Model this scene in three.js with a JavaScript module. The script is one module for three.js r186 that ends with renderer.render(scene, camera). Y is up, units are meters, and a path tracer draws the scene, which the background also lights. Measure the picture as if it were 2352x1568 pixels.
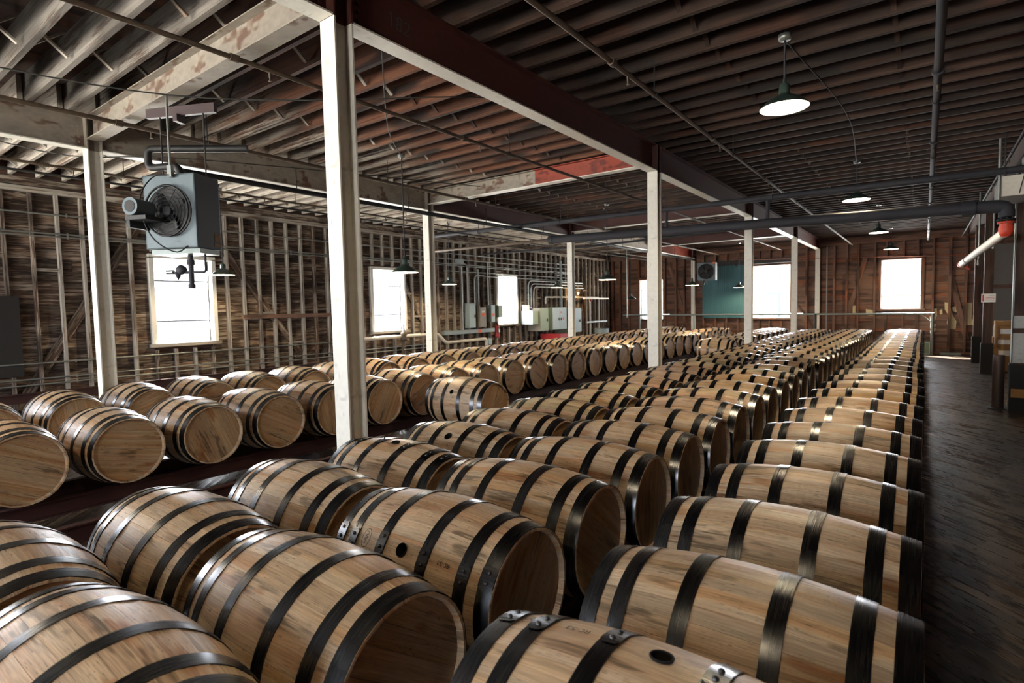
import * as THREE from 'three';
import { mergeGeometries } from 'three/addons/utils/BufferGeometryUtils.js';
import { RectAreaLightUniformsLib } from 'three/addons/lights/RectAreaLightUniformsLib.js';
import { FontLoader } from 'three/addons/loaders/FontLoader.js';
import { TextGeometry } from 'three/addons/geometries/TextGeometry.js';
import { Brush, Evaluator, SUBTRACTION } from 'three-bvh-csg';

/* ---------- camera, sky, sun, daylight, exposure ---------- */
const scene = new THREE.Scene();
const camera = new THREE.PerspectiveCamera(2 * Math.atan(784 / 1274.3) * 180 / Math.PI, 1.5, 0.05, 400);
camera.filmGauge = 36;
camera.rotation.order = 'YXZ';
camera.position.set(0, 1.85, 0);
camera.rotation.set(-0.0596, 0.6395, -0.0209);
camera.focus = 3.2;
camera.userData.fStop = 3.2;
const renderer = new THREE.WebGLRenderer({ antialias: true });
renderer.toneMapping = THREE.LinearToneMapping;
renderer.toneMappingExposure = 8.3;
renderer.shadowMap.enabled = true;
RectAreaLightUniformsLib.init();
const SKY = 0.9;
scene.background = new THREE.Color().setRGB(0.92, 1.0, 1.12);
scene.backgroundIntensity = SKY;
scene.environmentIntensity = SKY;
const sun = new THREE.DirectionalLight(new THREE.Color().setRGB(1.0, 0.93, 0.82), 28);
sun.position.set(-8, 13, -9).multiplyScalar(2.6).add(new THREE.Vector3(-5, 0, -11));
sun.target.position.set(-5, 0, -11);
sun.castShadow = true;
sun.shadow.mapSize.set(4096, 4096);
Object.assign(sun.shadow.camera, { left: -26, right: 26, top: 26, bottom: -26, near: 1, far: 120 });
scene.add(sun, sun.target);
const DAY = new THREE.Color().setRGB(0.95, 1.0, 1.07);
// daylight that enters by a window: an area light of the window's size just outside its panes
function daylight(x, y, z, w, h, nx, nz, k) {
  const l = new THREE.RectAreaLight(DAY, k, w, h);
  l.name = 'window_daylight'; l.position.set(x, y, z); l.lookAt(x + nx, y, z + nz); scene.add(l);
}

/* ---------- small tools ---------- */
let seed = 7;
const rnd = () => { seed = (seed + 0x6d2b79f5) | 0; let t = Math.imul(seed ^ (seed >>> 15), 1 | seed); t = (t + Math.imul(t ^ (t >>> 7), 61 | t)) ^ t; return ((t ^ (t >>> 14)) >>> 0) / 4294967296; };
const rr = (a, b) => a + (b - a) * rnd();
const pick = (a) => a[Math.floor(rnd() * a.length)];
const used = {};
const numbered = (n) => { used[n] = (used[n] ?? -1) + 1; return used[n] ? n + '_' + String(used[n]).padStart(3, '0') : n; };
function tag(o, label, category, group) { o.userData = { label, category }; if (group) o.userData.group = group; return o; }
function thing(name, label, category, p = [0, 0, 0], turn = 0, group) {
  const o = new THREE.Group(); o.name = numbered(name); o.position.set(...p); o.rotation.y = turn; scene.add(o);
  return tag(o, label, category, group);
}
function part(name, geo, mat, parent, p) { const m = new THREE.Mesh(Array.isArray(geo) ? mergeGeometries(geo) : geo, mat); m.name = name; if (p) m.position.set(...p); parent.add(m); return m; }
function solo(name, geo, mat, label, category, group) { const m = part(numbered(name), geo, mat, scene); return tag(m, label, category, group); }
function struct(name) { const g = new THREE.Group(); g.name = numbered(name); g.userData = { kind: 'structure' }; scene.add(g); return g; }
const ORD = ['first', 'second', 'third', 'fourth', 'fifth', 'sixth', 'seventh', 'eighth', 'ninth', 'tenth', 'eleventh', 'twelfth', 'thirteenth', 'fourteenth', 'fifteenth', 'sixteenth', 'seventeenth', 'eighteenth', 'nineteenth', 'twentieth'];
for (const k of ORD.slice(0, 9)) ORD.push('twenty-' + k); ORD.push('thirtieth'); for (const k of ORD.slice(0, 9)) ORD.push('thirty-' + k);

// box with uv in metres, the grain (u) along the longer side of every face
function box(w, h, d, x = 0, y = 0, z = 0, ou = rnd() * 3, ov = rnd() * 3) {
  const g = new THREE.BoxGeometry(w, h, d), uv = g.attributes.uv, dims = [[d, h], [d, h], [w, d], [w, d], [w, h], [w, h]];
  for (let f = 0; f < 6; f++) for (let i = 0; i < 4; i++) {
    const k = f * 4 + i, [a, b] = dims[f], u = uv.getX(k) * a, v = uv.getY(k) * b;
    if (b > a) uv.setXY(k, v + ou, u + ov); else uv.setXY(k, u + ou, v + ov);
  }
  return g.translate(x, y, z);
}
function box2(x0, x1, y0, y1, z0, z1, ou, ov) { return box(Math.abs(x1 - x0), Math.abs(y1 - y0), Math.abs(z1 - z0), (x0 + x1) / 2, (y0 + y1) / 2, (z0 + z1) / 2, ou, ov); }
// a beam between two points with a rectangular section (w across, h up)
function bar(a, b, w, h) {
  const A = new THREE.Vector3(...a), B = new THREE.Vector3(...b), l = A.distanceTo(B);
  const g = box(l, h, w), d = B.clone().sub(A).normalize(), up = Math.abs(d.y) > 0.99 ? new THREE.Vector3(1, 0, 0) : new THREE.Vector3(0, 1, 0);
  const s = new THREE.Vector3().crossVectors(d, up).normalize(), u = new THREE.Vector3().crossVectors(s, d);
  return g.applyMatrix4(new THREE.Matrix4().makeBasis(d, u, s).setPosition(A.add(B).multiplyScalar(0.5)));
}
function rod(a, b, r, seg = 8) {
  const A = new THREE.Vector3(...a), B = new THREE.Vector3(...b), l = A.distanceTo(B), g = new THREE.CylinderGeometry(r, r, l, seg);
  const uv = g.attributes.uv; for (let i = 0; i < uv.count; i++) uv.setXY(i, uv.getY(i) * l, uv.getX(i) * r * 6.28);
  return g.applyQuaternion(new THREE.Quaternion().setFromUnitVectors(new THREE.Vector3(0, 1, 0), B.clone().sub(A).normalize())).translate(...A.add(B).multiplyScalar(0.5).toArray());
}
// a bent pipe through points with rounded corners of radius c
function pipe(pts, r, c = 0.12, seg = 8) {
  const P = pts.map((p) => new THREE.Vector3(...p)), path = new THREE.CurvePath(); let from = P[0];
  for (let i = 1; i < P.length - 1; i++) {
    const a = P[i].clone().add(P[i - 1].clone().sub(P[i]).setLength(Math.min(c, P[i].distanceTo(P[i - 1]) * 0.45))), b = P[i].clone().add(P[i + 1].clone().sub(P[i]).setLength(Math.min(c, P[i].distanceTo(P[i + 1]) * 0.45)));
    path.add(new THREE.LineCurve3(from, a)); path.add(new THREE.QuadraticBezierCurve3(a, P[i], b)); from = b;
  }
  path.add(new THREE.LineCurve3(from, P.at(-1)));
  const out = [];
  for (const cv of path.curves) {
    if (cv.isLineCurve3) { if (cv.getLength() > 1e-4) out.push(rod(cv.v1.toArray(), cv.v2.toArray(), r, seg)); }
    else out.push(new THREE.TubeGeometry(cv, 6, r, seg));
  }
  return mergeGeometries(out);
}
const lathe = (pts, seg = 32) => new THREE.LatheGeometry(pts.map(([r, y]) => new THREE.Vector2(r, y)), seg);
const cyl = (r, h, x, y, z, axis = 'y', seg = 20) => { const g = new THREE.CylinderGeometry(r, r, h, seg); if (axis === 'x') g.rotateZ(Math.PI / 2); if (axis === 'z') g.rotateX(Math.PI / 2); return g.translate(x, y, z); };
// upright steel I-section, flanges across z
function ibeam(w, h, tf, tw, len) {
  const s = new THREE.Shape(); const a = w / 2, b = h / 2, c = tw / 2;
  s.moveTo(-a, -b); s.lineTo(a, -b); s.lineTo(a, -b + tf); s.lineTo(c, -b + tf); s.lineTo(c, b - tf); s.lineTo(a, b - tf); s.lineTo(a, b); s.lineTo(-a, b); s.lineTo(-a, b - tf); s.lineTo(-c, b - tf); s.lineTo(-c, -b + tf); s.lineTo(-a, -b + tf); s.closePath();
  return new THREE.ExtrudeGeometry(s, { depth: len, bevelEnabled: false });
}

/* ---------- textures ---------- */
const H = (x, y, s) => { let h = Math.imul(x, 374761393) + Math.imul(y, 668265263) + Math.imul(s, 2147483647 / 7 | 0); h = Math.imul(h ^ (h >>> 13), 1274126177); return ((h ^ (h >>> 16)) >>> 0) / 4294967296; };
const mod = (a, n) => ((a % n) + n) % n;
function N(u, v, px, py, s) { // tiling value noise with px by py cells over the unit square
  const x = u * px, y = v * py, ix = Math.floor(x), iy = Math.floor(y); let fx = x - ix, fy = y - iy; fx = fx * fx * (3 - 2 * fx); fy = fy * fy * (3 - 2 * fy);
  const a = H(mod(ix, px), mod(iy, py), s), b = H(mod(ix + 1, px), mod(iy, py), s), c = H(mod(ix, px), mod(iy + 1, py), s), d = H(mod(ix + 1, px), mod(iy + 1, py), s);
  return a + (b - a) * fx + (c - a) * fy + (a - b - c + d) * fx * fy;
}
const sst = (a, b, x) => { const t = Math.min(1, Math.max(0, (x - a) / (b - a))); return t * t * (3 - 2 * t); };
const mixc = (a, b, t) => [a[0] + (b[0] - a[0]) * t, a[1] + (b[1] - a[1]) * t, a[2] + (b[2] - a[2]) * t];
function tex(w, h, fn, mu, mv, srgb = true) { // mu, mv: metres covered
  const d = new Uint8Array(w * h * 4), cl = (x) => Math.max(0, Math.min(255, x));
  for (let y = 0; y < h; y++) for (let x = 0; x < w; x++) { const c = fn((x + 0.5) / w, (y + 0.5) / h), i = (y * w + x) * 4; d[i] = cl(c[0]); d[i + 1] = cl(c[1]); d[i + 2] = cl(c[2]); d[i + 3] = 255; }
  const t = new THREE.DataTexture(d, w, h); t.wrapS = t.wrapT = THREE.RepeatWrapping; t.magFilter = THREE.LinearFilter; t.minFilter = THREE.LinearMipmapLinearFilter; t.generateMipmaps = true;
  if (srgb) t.colorSpace = THREE.SRGBColorSpace; t.repeat.set(1 / mu, 1 / mv); t.needsUpdate = true; return t;
}
const T = {};
T.oak = tex(1536, 1024, (u, v) => {
  const w = v + 0.010 * (N(u, v, 4, 10, 1) - 0.5) + 0.004 * (N(u, v, 12, 30, 2) - 0.5);
  const band = N(u, w, 2, 70, 3), fine = N(u, w, 10, 400, 4), hair = N(u, w, 40, 512, 5);
  let k = 0.86 + 0.08 * band + 0.17 * (fine - 0.5) + 0.13 * (hair - 0.5);
  k -= 0.34 * sst(0.8, 0.95, N(u, w, 60, 512, 6)) * sst(0.35, 0.65, N(u, v, 5, 24, 7));
  let c = [255 * k, 251 * k, 246 * k];
  const warm = sst(0.5, 0.9, N(u, v, 4, 22, 8)); c = mixc(c, [c[0] * 0.95, c[1] * 0.87, c[2] * 0.75], warm * 0.8);
  const pink = sst(0.5, 0.85, N(u, v, 4, 34, 9)) * (0.5 + 0.5 * N(u, w, 8, 300, 17)); c = mixc(c, [c[0] * 0.96, c[1] * 0.84, c[2] * 0.77], pink * 0.6);
  const grey = sst(0.72, 0.88, 0.72 * N(u, v, 6, 14, 10) + 0.28 * N(u, v, 24, 120, 11)); c = mixc(c, [c[0] * 0.58, c[1] * 0.57, c[2] * 0.55], grey * (0.4 + 0.6 * N(u, v, 14, 300, 12)));
  const brown = sst(0.7, 0.86, 0.78 * N(u, v, 5, 12, 13) + 0.22 * N(u, v, 22, 60, 14)); c = mixc(c, [c[0] * 0.78, c[1] * 0.62, c[2] * 0.47], brown * (0.5 + 0.5 * N(u, w, 10, 260, 18)));
  const scuff = sst(0.86, 0.96, N(u, v, 20, 300, 15)) * sst(0.55, 0.75, N(u, v, 4, 8, 16)); return mixc(c, [c[0] * 0.66, c[1] * 0.6, c[2] * 0.53], scuff * 0.5);
}, 1.5, 1.0);
T.oakBump = tex(1024, 512, (u, v) => { const k = 150 + 70 * (N(u, v, 10, 256, 4) - 0.5) - 90 * sst(0.84, 0.95, N(u, v, 50, 256, 6)); return [k, k, k]; }, 1.5, 1.0, false);
T.wash = tex(1024, 768, (u, v) => { // old boards with flaking whitewash
  const g = N(u, v, 8, 160, 21), f = N(u, v, 24, 384, 22), big = N(u, v, 3, 7, 23);
  let wood = mixc([52, 40, 33], [104, 80, 64], 0.6 * g + 0.4 * f);
  const m = sst(0.43, 0.66, 0.36 * N(u, v, 9, 60, 24) + 0.3 * f + 0.22 * big + 0.12 * N(u, v, 40, 200, 25) + 0.02);
  const p = 150 + 50 * N(u, v, 16, 120, 26); let c = mixc(wood, [p, p * 0.95, p * 0.89], m * 0.85);
  const rust = sst(0.62, 0.8, N(u, v, 5, 22, 27)); c = mixc(c, [c[0] * 0.85, c[1] * 0.7, c[2] * 0.58], rust * 0.5);
  const soot = sst(0.55, 0.8, N(u, v, 4, 5, 28)); return mixc(c, [c[0] * 0.45, c[1] * 0.43, c[2] * 0.42], soot * 0.7);
}, 2.4, 1.2);
T.white = tex(1024, 512, (u, v) => { // whitewashed timber, thin and worn along the grain
  const g = N(u, v, 6, 120, 91), f = N(u, v, 24, 256, 92), big = N(u, v, 3, 6, 93); let c = mixc([128, 121, 113], [196, 190, 181], 0.45 * g + 0.3 * f + 0.25 * big);
  const wear = sst(0.56, 0.74, 0.4 * N(u, v, 7, 40, 94) + 0.3 * f + 0.3 * N(u, v, 4, 10, 95)); c = mixc(c, [96, 74, 60], wear * 0.8);
  const soot = sst(0.6, 0.85, N(u, v, 3, 7, 96)); return mixc(c, [c[0] * 0.5, c[1] * 0.48, c[2] * 0.46], soot * 0.6);
}, 2.4, 1.2);
T.brown = tex(1024, 512, (u, v) => { // bare red-brown timber
  const g = N(u, v, 5, 110, 31), f = N(u, v, 20, 256, 32), big = N(u, v, 3, 6, 33);
  let c = mixc([78, 56, 45], [146, 108, 86], 0.5 * g + 0.25 * f + 0.25 * big);
  const dark = sst(0.58, 0.8, N(u, v, 4, 9, 34)); c = mixc(c, [c[0] * 0.55, c[1] * 0.52, c[2] * 0.5], dark * 0.7);
  const or = sst(0.62, 0.8, N(u, v, 5, 12, 35)); return mixc(c, [c[0] * 1.25, c[1] * 0.98, c[2] * 0.75], or * 0.7);
}, 2.4, 1.2);
// one ceiling joist bay long: whitewash worn away towards u = 1
T.half = tex(1024, 512, (u, v) => {
  const g = N(u, v, 6, 120, 41), f = N(u, v, 28, 256, 42); let wood = mixc([70, 42, 30], [150, 96, 66], 0.55 * g + 0.45 * N(u, v, 5, 16, 43));
  wood = mixc(wood, [wood[0] * 0.35, wood[1] * 0.32, wood[2] * 0.3], sst(0.55, 0.78, N(u, v, 7, 10, 44)) * 0.85);
  const edge = 0.30 + 0.35 * (N(u, v, 3, 11, 45) - 0.4), m = (1 - sst(edge - 0.1, edge + 0.16, u)) * sst(0.3, 0.55, 0.5 * N(u, v, 12, 60, 46) + 0.5 * f + 0.06);
  const p = 140 + 50 * N(u, v, 20, 90, 47); return mixc(wood, [p, p * 0.95, p * 0.88], m * 0.92);
}, 1, 1.2);
T.floor = tex(1024, 512, (u, v) => {
  const g = N(u, v, 6, 140, 51), f = N(u, v, 30, 256, 52); let c = mixc([66, 55, 47], [128, 108, 90], 0.6 * g + 0.4 * f);
  const d = sst(0.5, 0.8, N(u, v, 4, 12, 53)); return mixc(c, [c[0] * 0.55, c[1] * 0.52, c[2] * 0.5], d * 0.8);
}, 2.0, 1.0);
T.floorRough = tex(512, 256, (u, v) => { const k = 70 + 110 * N(u, v, 7, 30, 54) + 50 * N(u, v, 40, 120, 55); return [k, k, k]; }, 2.0, 1.0, false);
T.paint = tex(512, 512, (u, v) => { // painted steel, a little dirty
  let k = 240 + 10 * (N(u, v, 60, 60, 61) - 0.5); const s = sst(0.74, 0.95, 0.6 * N(u, v, 6, 20, 62) + 0.4 * N(u, v, 30, 60, 63)); k -= 26 * s;
  const line = sst(0.93, 0.99, N(u, v, 90, 12, 64)) * sst(0.5, 0.8, N(u, v, 5, 5, 65)); k -= 60 * line; return [k, k * 0.992, k * 0.975];
}, 1.6, 1.6);
T.rust = tex(512, 512, (u, v) => { const a = N(u, v, 8, 16, 71) * 0.6 + N(u, v, 40, 60, 72) * 0.4, k = 200 + 50 * a, m = sst(0.68, 0.86, N(u, v, 5, 14, 73) * 0.7 + N(u, v, 30, 40, 74) * 0.3); return mixc([k, k * 0.98, k * 0.95], [130, 84, 62], m * 0.7); }, 1.6, 1.6);
T.speck = tex(512, 256, (u, v) => { const k = 125 + 12 * N(u, v, 3, 24, 81) + 12 * N(u, v, 2, 128, 82); return [k, k, k]; }, 0.6, 0.3, false);

const lin = (hex) => new THREE.Color(hex);
const M = (o) => new THREE.MeshStandardMaterial(o);
const mat = {
  hoop: M({ color: lin('#58595d'), metalness: 1, roughness: 0.5, roughnessMap: T.speck }),
  rivet: M({ color: lin('#55565a'), metalness: 1, roughness: 0.4 }),
  char: M({ color: lin('#0b0705'), roughness: 0.95 }),
  ink: M({ color: lin('#1d1a18'), roughness: 0.8 }),
  white: M({ color: lin('#dddcd6'), roughness: 0.5, map: T.paint }),
  greyWash: M({ color: lin('#98928a'), roughness: 0.7, map: T.rust }),
  redSteel: M({ color: lin('#4c231d'), roughness: 0.6, map: T.paint }),
  orangeSteel: M({ color: lin('#94381f'), roughness: 0.6, map: T.rust }),
  whiteRed: M({ color: lin('#d8d2c8'), roughness: 0.6, map: T.rust }),
  railRed: M({ color: lin('#34120f'), roughness: 0.6, map: T.paint }),
  wash: [0.7, 0.85, 0.98, 1.1, 1.22].map((k) => M({ color: new THREE.Color(k, k * 0.97, k * 0.93), roughness: 0.85, map: T.wash })),
  stud: M({ color: new THREE.Color(0.82, 0.81, 0.79), roughness: 0.85, map: T.white }),
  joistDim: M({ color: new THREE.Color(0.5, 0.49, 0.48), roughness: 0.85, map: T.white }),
  joistWhite: [1.0, 1.15, 1.3].map((k) => M({ color: new THREE.Color(k, k * 0.985, k * 0.96), roughness: 0.85, map: T.white })),
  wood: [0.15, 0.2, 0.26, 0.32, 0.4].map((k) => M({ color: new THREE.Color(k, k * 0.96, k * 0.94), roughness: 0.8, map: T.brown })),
  brown: [0.86, 0.94, 1.0, 1.08, 1.18].map((k) => M({ color: new THREE.Color(k, k * 1.05, k * 1.12), roughness: 0.8, map: T.brown })),
  half: [0.55, 0.66, 0.78].map((k) => M({ color: new THREE.Color(k, k, k), roughness: 0.85, map: T.half })),
  deck: M({ color: new THREE.Color(0.4, 0.38, 0.37), roughness: 0.9, map: T.brown }),
  
  floor: [0.3, 0.38, 0.46, 0.56, 0.7].map((k) => M({ color: new THREE.Color(k * 0.96, k * 0.98, k * 1.02), roughness: 0.52, roughnessMap: T.floorRough, map: T.floor })),
  pipeDark: M({ color: lin('#343338'), roughness: 0.75, metalness: 0.3 }),
  pipeBrown: M({ color: lin('#5a4b3d'), roughness: 0.7, map: T.rust }),
  pipeGrey: M({ color: lin('#8c8f8c'), roughness: 0.4, metalness: 0.7 }),
  pipeWhite: M({ color: lin('#d9d4ca'), roughness: 0.55, map: T.paint }),
  wire: M({ color: lin('#25221f'), roughness: 0.7 }),
  shade: new THREE.MeshPhysicalMaterial({ color: lin('#2c3a33'), roughness: 0.35, clearcoat: 0.4 }),
  enamel: M({ color: lin('#f1eee4'), roughness: 0.4 }),
  glow: M({ color: lin('#fff4e0'), emissive: new THREE.Color(1, 0.86, 0.62), emissiveIntensity: 6 }),
  heater: M({ color: lin('#5f6d75'), roughness: 0.5, metalness: 0.2, map: T.paint }),
  heaterDark: M({ color: lin('#2e2e2f'), roughness: 0.55, metalness: 0.2 }),
  black: M({ color: lin('#121111'), roughness: 0.6 }),
  boxGrey: M({ color: lin('#8b9899'), roughness: 0.45, metalness: 0.15, map: T.paint }),
  boxGreen: M({ color: lin('#7f917c'), roughness: 0.5, map: T.paint }),
  boxBlue: M({ color: lin('#a9bfc6'), roughness: 0.5, map: T.paint }),
  boxTan: M({ color: lin('#8b8478'), roughness: 0.5, map: T.paint }),
  redPaint: M({ color: lin('#a3262b'), roughness: 0.45 }),
  orange: M({ color: lin('#c4402a'), roughness: 0.5 }),
  orangeLabel: M({ color: lin('#e2653c'), roughness: 0.7 }),
  teal: M({ color: lin('#3d7079'), roughness: 0.55, metalness: 0.1, map: T.paint }),
  cream: M({ color: lin('#d9c79c'), roughness: 0.9, map: T.paint }),
  carton: M({ color: lin('#a57c4e'), roughness: 0.9, map: T.paint }),
  paper: M({ color: lin('#e9e6df'), roughness: 0.85 }),
  film: new THREE.MeshPhysicalMaterial({ color: lin('#a9aaa9'), roughness: 0.3, map: T.paint }),
  tarWrap: M({ color: lin('#0f0d0c'), roughness: 0.7 }),
  panel: M({ color: lin('#7a7772'), roughness: 0.8, map: T.paint }),
  glass: new THREE.MeshPhysicalMaterial({ color: 0xffffff, roughness: 0, transmission: 1, thickness: 0, ior: 1.45 }),
  ground: M({ color: lin('#c9c4b8'), roughness: 0.95 }),
  pale: M({ color: lin('#e6d9c6'), roughness: 0.9, map: T.paint }),
};

/* ---------- the building shell: x to the right, -z away from the camera ---------- */
const XL = -12, ZF = -24, ZN = 5.2, XR = 2.75, DECK = 4.5, JB = 4.2;
const WALLS = {
  left: { place: (u0, u1, y0, y1, n0, n1) => [XL + n0, XL + n1, y0, y1, -u0, -u1], normal: [1, 0], u: [-ZN, 24] },
  far: { place: (u0, u1, y0, y1, n0, n1) => [u0, u1, y0, y1, ZF + n0, ZF + n1], normal: [0, 1], u: [-12, XR] },
  near: { place: (u0, u1, y0, y1, n0, n1) => [u0, u1, y0, y1, ZN - n0, ZN - n1], normal: [0, -1], u: [-12, XR] },
  right: { place: (u0, u1, y0, y1, n0, n1) => [XR - n0, XR - n1, y0, y1, -u0, -u1], normal: [-1, 0], u: [-ZN, 24] },
};
const OPEN = { // [u0, u1, y0, y1]
  left: [[-0.85, 0.27, 1.29, 2.98], [4.5, 5.62, 1.29, 2.98], [9.8, 10.93, 1.29, 2.99], [15.25, 16.37, 1.29, 2.99]],
  far: [[-10.47, -9.35, 1.22, 3.02], [-5.6, -4.2, 1.24, 3.35], [-1.28, -0.08, 1.53, 3.3]],
  near: [[-11.2, -8.9, 0.3, 3.4], [-7.6, -6.2, 1.1, 3.3], [-4.6, -3.2, 1.1, 3.3], [-1.6, -0.2, 1.1, 3.3]],
  right: [],
};
const holes = (w, y0, y1, a, b) => { // the runs of [a, b] left free by openings between heights y0 and y1
  let runs = [[a, b]];
  for (const [u0, u1, v0, v1] of OPEN[w]) if (v0 < y1 - 0.02 && v1 > y0 + 0.02) runs = runs.flatMap(([p, q]) => (u1 <= p || u0 >= q ? [[p, q]] : [[p, u0], [u1, q]].filter(([s, t]) => t - s > 0.02)));
  return runs;
};
const wallG = {};
for (const w of ['left', 'far', 'near', 'right']) {
  const W = WALLS[w], g = wallG[w] = struct('wall_' + w), fine = w === 'left' || w === 'far', mats = w === 'left' ? mat.wash : mat.brown;
  // outer siding: the weathertight shell with the openings left out
  const sid = [], ys = [...new Set([-0.2, 4.62, ...OPEN[w].flatMap((o) => [o[2], o[3]])])].sort((a, b) => a - b);
  for (let i = 0; i + 1 < ys.length; i++) for (const [p, q] of holes(w, ys[i], ys[i + 1], W.u[0] - 0.2, W.u[1] + 0.2)) sid.push(box2(...W.place(p, q, ys[i], ys[i + 1], -0.16, -0.04)));
  part('siding', sid, mat.deck, g);
  // boards
  const hB = fine ? 0.19 : 0.3, all = [];
  for (let y = 0.0, c = 0; y < 4.19; y += hB, c++) for (const [p, q] of holes(w, y, y + hB, W.u[0], W.u[1])) {
    let u = p;
    while (u < q - 0.01) {
      let e = u + rr(3.0, 5.2); if (q - e < 1.2) e = q;
      e = Math.min(e, q);
      const geo = box2(...W.place(u, e - 0.004, y, Math.min(y + hB, 4.2) - rr(0.004, 0.009), -0.04, -0.004 - rr(0, 0.007)));
      if (fine) part('board', geo, mats[Math.min(4, Math.floor(rnd() * rnd() * 2 + rnd() * 3.6))], g); else all.push(geo);
      u = e;
    }
  }
  if (all.length) part('boards', all, mat.brown[1], g).userData = { kind: 'stuff' };
  // studs
  const inHole = (u, y) => OPEN[w].some((o) => u > o[0] - 0.05 && u < o[1] + 0.05 && y > o[2] && y < o[3]);
  const step = w === 'left' ? 0.3555 : w === 'far' ? 0.43 : 0.6, top = 3.93;
  let k = 0;
  for (let u = w === 'left' ? -5.2 + 0.105 : -11.8; u < W.u[1] - 0.05; u += step, k++) {
    const d = w === 'far' ? 0.15 : 0.1, wd = (w === 'far' ? 0.062 : 0.047) * rr(0.9, 1.15), j = w === 'far' ? rr(-0.06, 0.06) : rr(-0.012, 0.012);
    const sm = w === 'left' ? (rnd() < 0.82 ? mat.stud : mat.wash[2]) : pick(mat.brown.slice(0, 4));
    let runs = [[0, top]];
    for (const o of OPEN[w]) if (u + j > o[0] - 0.06 && u + j < o[1] + 0.06) runs = [[0, o[2] - 0.1], [o[3] + 0.1, top]];
    for (const [a, b] of runs) if (b > a) part('stud', box2(...W.place(u + j - wd / 2, u + j + wd / 2, a, b, 0, d)), sm, g);
    if (fine && rnd() < (w === 'far' ? 0.2 : 0.42)) { const yb = pick([0.75, 1.1, 1.75, 2.3, 2.6, 3.2]) + rr(-0.1, 0.1); if (!inHole(u + 0.15, yb) && !inHole(u + 0.3, yb)) part('blocking', box2(...W.place(u + j + wd / 2, u + step - 0.024, yb, yb + 0.05, 0, 0.075)), w === 'left' ? mat.stud : mat.brown[2], g); }
  }
  part('top_plate', box2(...W.place(W.u[0], W.u[1], top, top + 0.09, 0, 0.13)), w === 'left' ? mat.stud : mat.brown[2], g);
  part('sill_plate', box2(...W.place(W.u[0], W.u[1], 0, 0.06, 0.1, 0.14)), mat.brown[1], g);
}
// diagonal let-in braces
{
  const g = wallG.left, br = (z0, y0, z1, y1) => part('brace', bar([XL + 0.03, y0, -z0], [XL + 0.03, y1, -z1], 0.025, 0.15), mat.wash[3], g);
  br(2.4, 0.35, 4.35, 3.6); br(5.75, 3.4, 7.6, 0.9); br(11.0, 2.6, 12.2, 0.6); br(8.1, 0.6, 9.4, 3.0);
  const f = wallG.far, bf = (x0, y0, x1, y1) => part('brace', bar([x0, y0, ZF + 0.03], [x1, y1, ZF + 0.03], 0.03, 0.15), mat.brown[3], f);
  bf(-2.35, 1.1, -1.75, 3.4); bf(0.62, 3.0, 1.15, 0.5); bf(-9.1, 3.7, -8.3, 1.0); bf(-4.1, 1.9, -3.3, 0.5);
  part('wall_rail', box2(XL + 0.1, XL + 0.14, 1.74, 1.83, -6.2, -9.6), mat.brown[2], g);
  part('dark_panel', box2(XL + 0.1, XL + 0.13, 0.9, 2.22, -1.6, -2.5), mat.black, g);
  // remains of big painted cream letters on the far boards
  const Z = ZF + 0.002, let_ = (pts) => { const s = new THREE.Shape(pts.map(([x, y]) => new THREE.Vector2(x, y))); part('painted_letter', new THREE.ExtrudeGeometry(s, { depth: 0.002, bevelEnabled: false }).translate(0, 0, Z), mat.cream, f); };
  let_([[1.07, 1.72], [1.27, 1.72], [1.27, 1.17], [1.62, 1.17], [1.62, 0.97], [1.07, 0.97]]);
  let_([[0.55, 1.75], [0.68, 1.72], [0.78, 1.3], [0.88, 1.1], [0.86, 0.85], [0.68, 0.83], [0.62, 1.05], [0.66, 1.3], [0.56, 1.5]]);
  let_([[0.76, 1.57], [0.83, 1.62], [0.92, 1.58], [0.92, 1.45], [0.84, 1.4], [0.77, 1.46]]);
  let_([[0.42, 1.48], [0.49, 1.52], [0.5, 1.35], [0.43, 1.33]]);
  let_([[0.2, 1.52], [0.34, 1.54], [0.35, 1.3], [0.3, 1.12], [0.17, 1.1], [0.14, 1.25], [0.21, 1.34]]);
  let_([[0.19, 1.0], [0.33, 1.02], [0.32, 0.92], [0.18, 0.92]]); let_([[0.17, 0.87], [0.33, 0.87], [0.31, 0.75], [0.18, 0.76]]);
  let_([[-2.13, 1.68], [-2.02, 1.69], [-2.02, 1.38], [-2.13, 1.36]]); let_([[-1.72, 1.55], [-1.42, 1.5], [-1.42, 1.3], [-1.7, 1.34]]);
}
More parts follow.
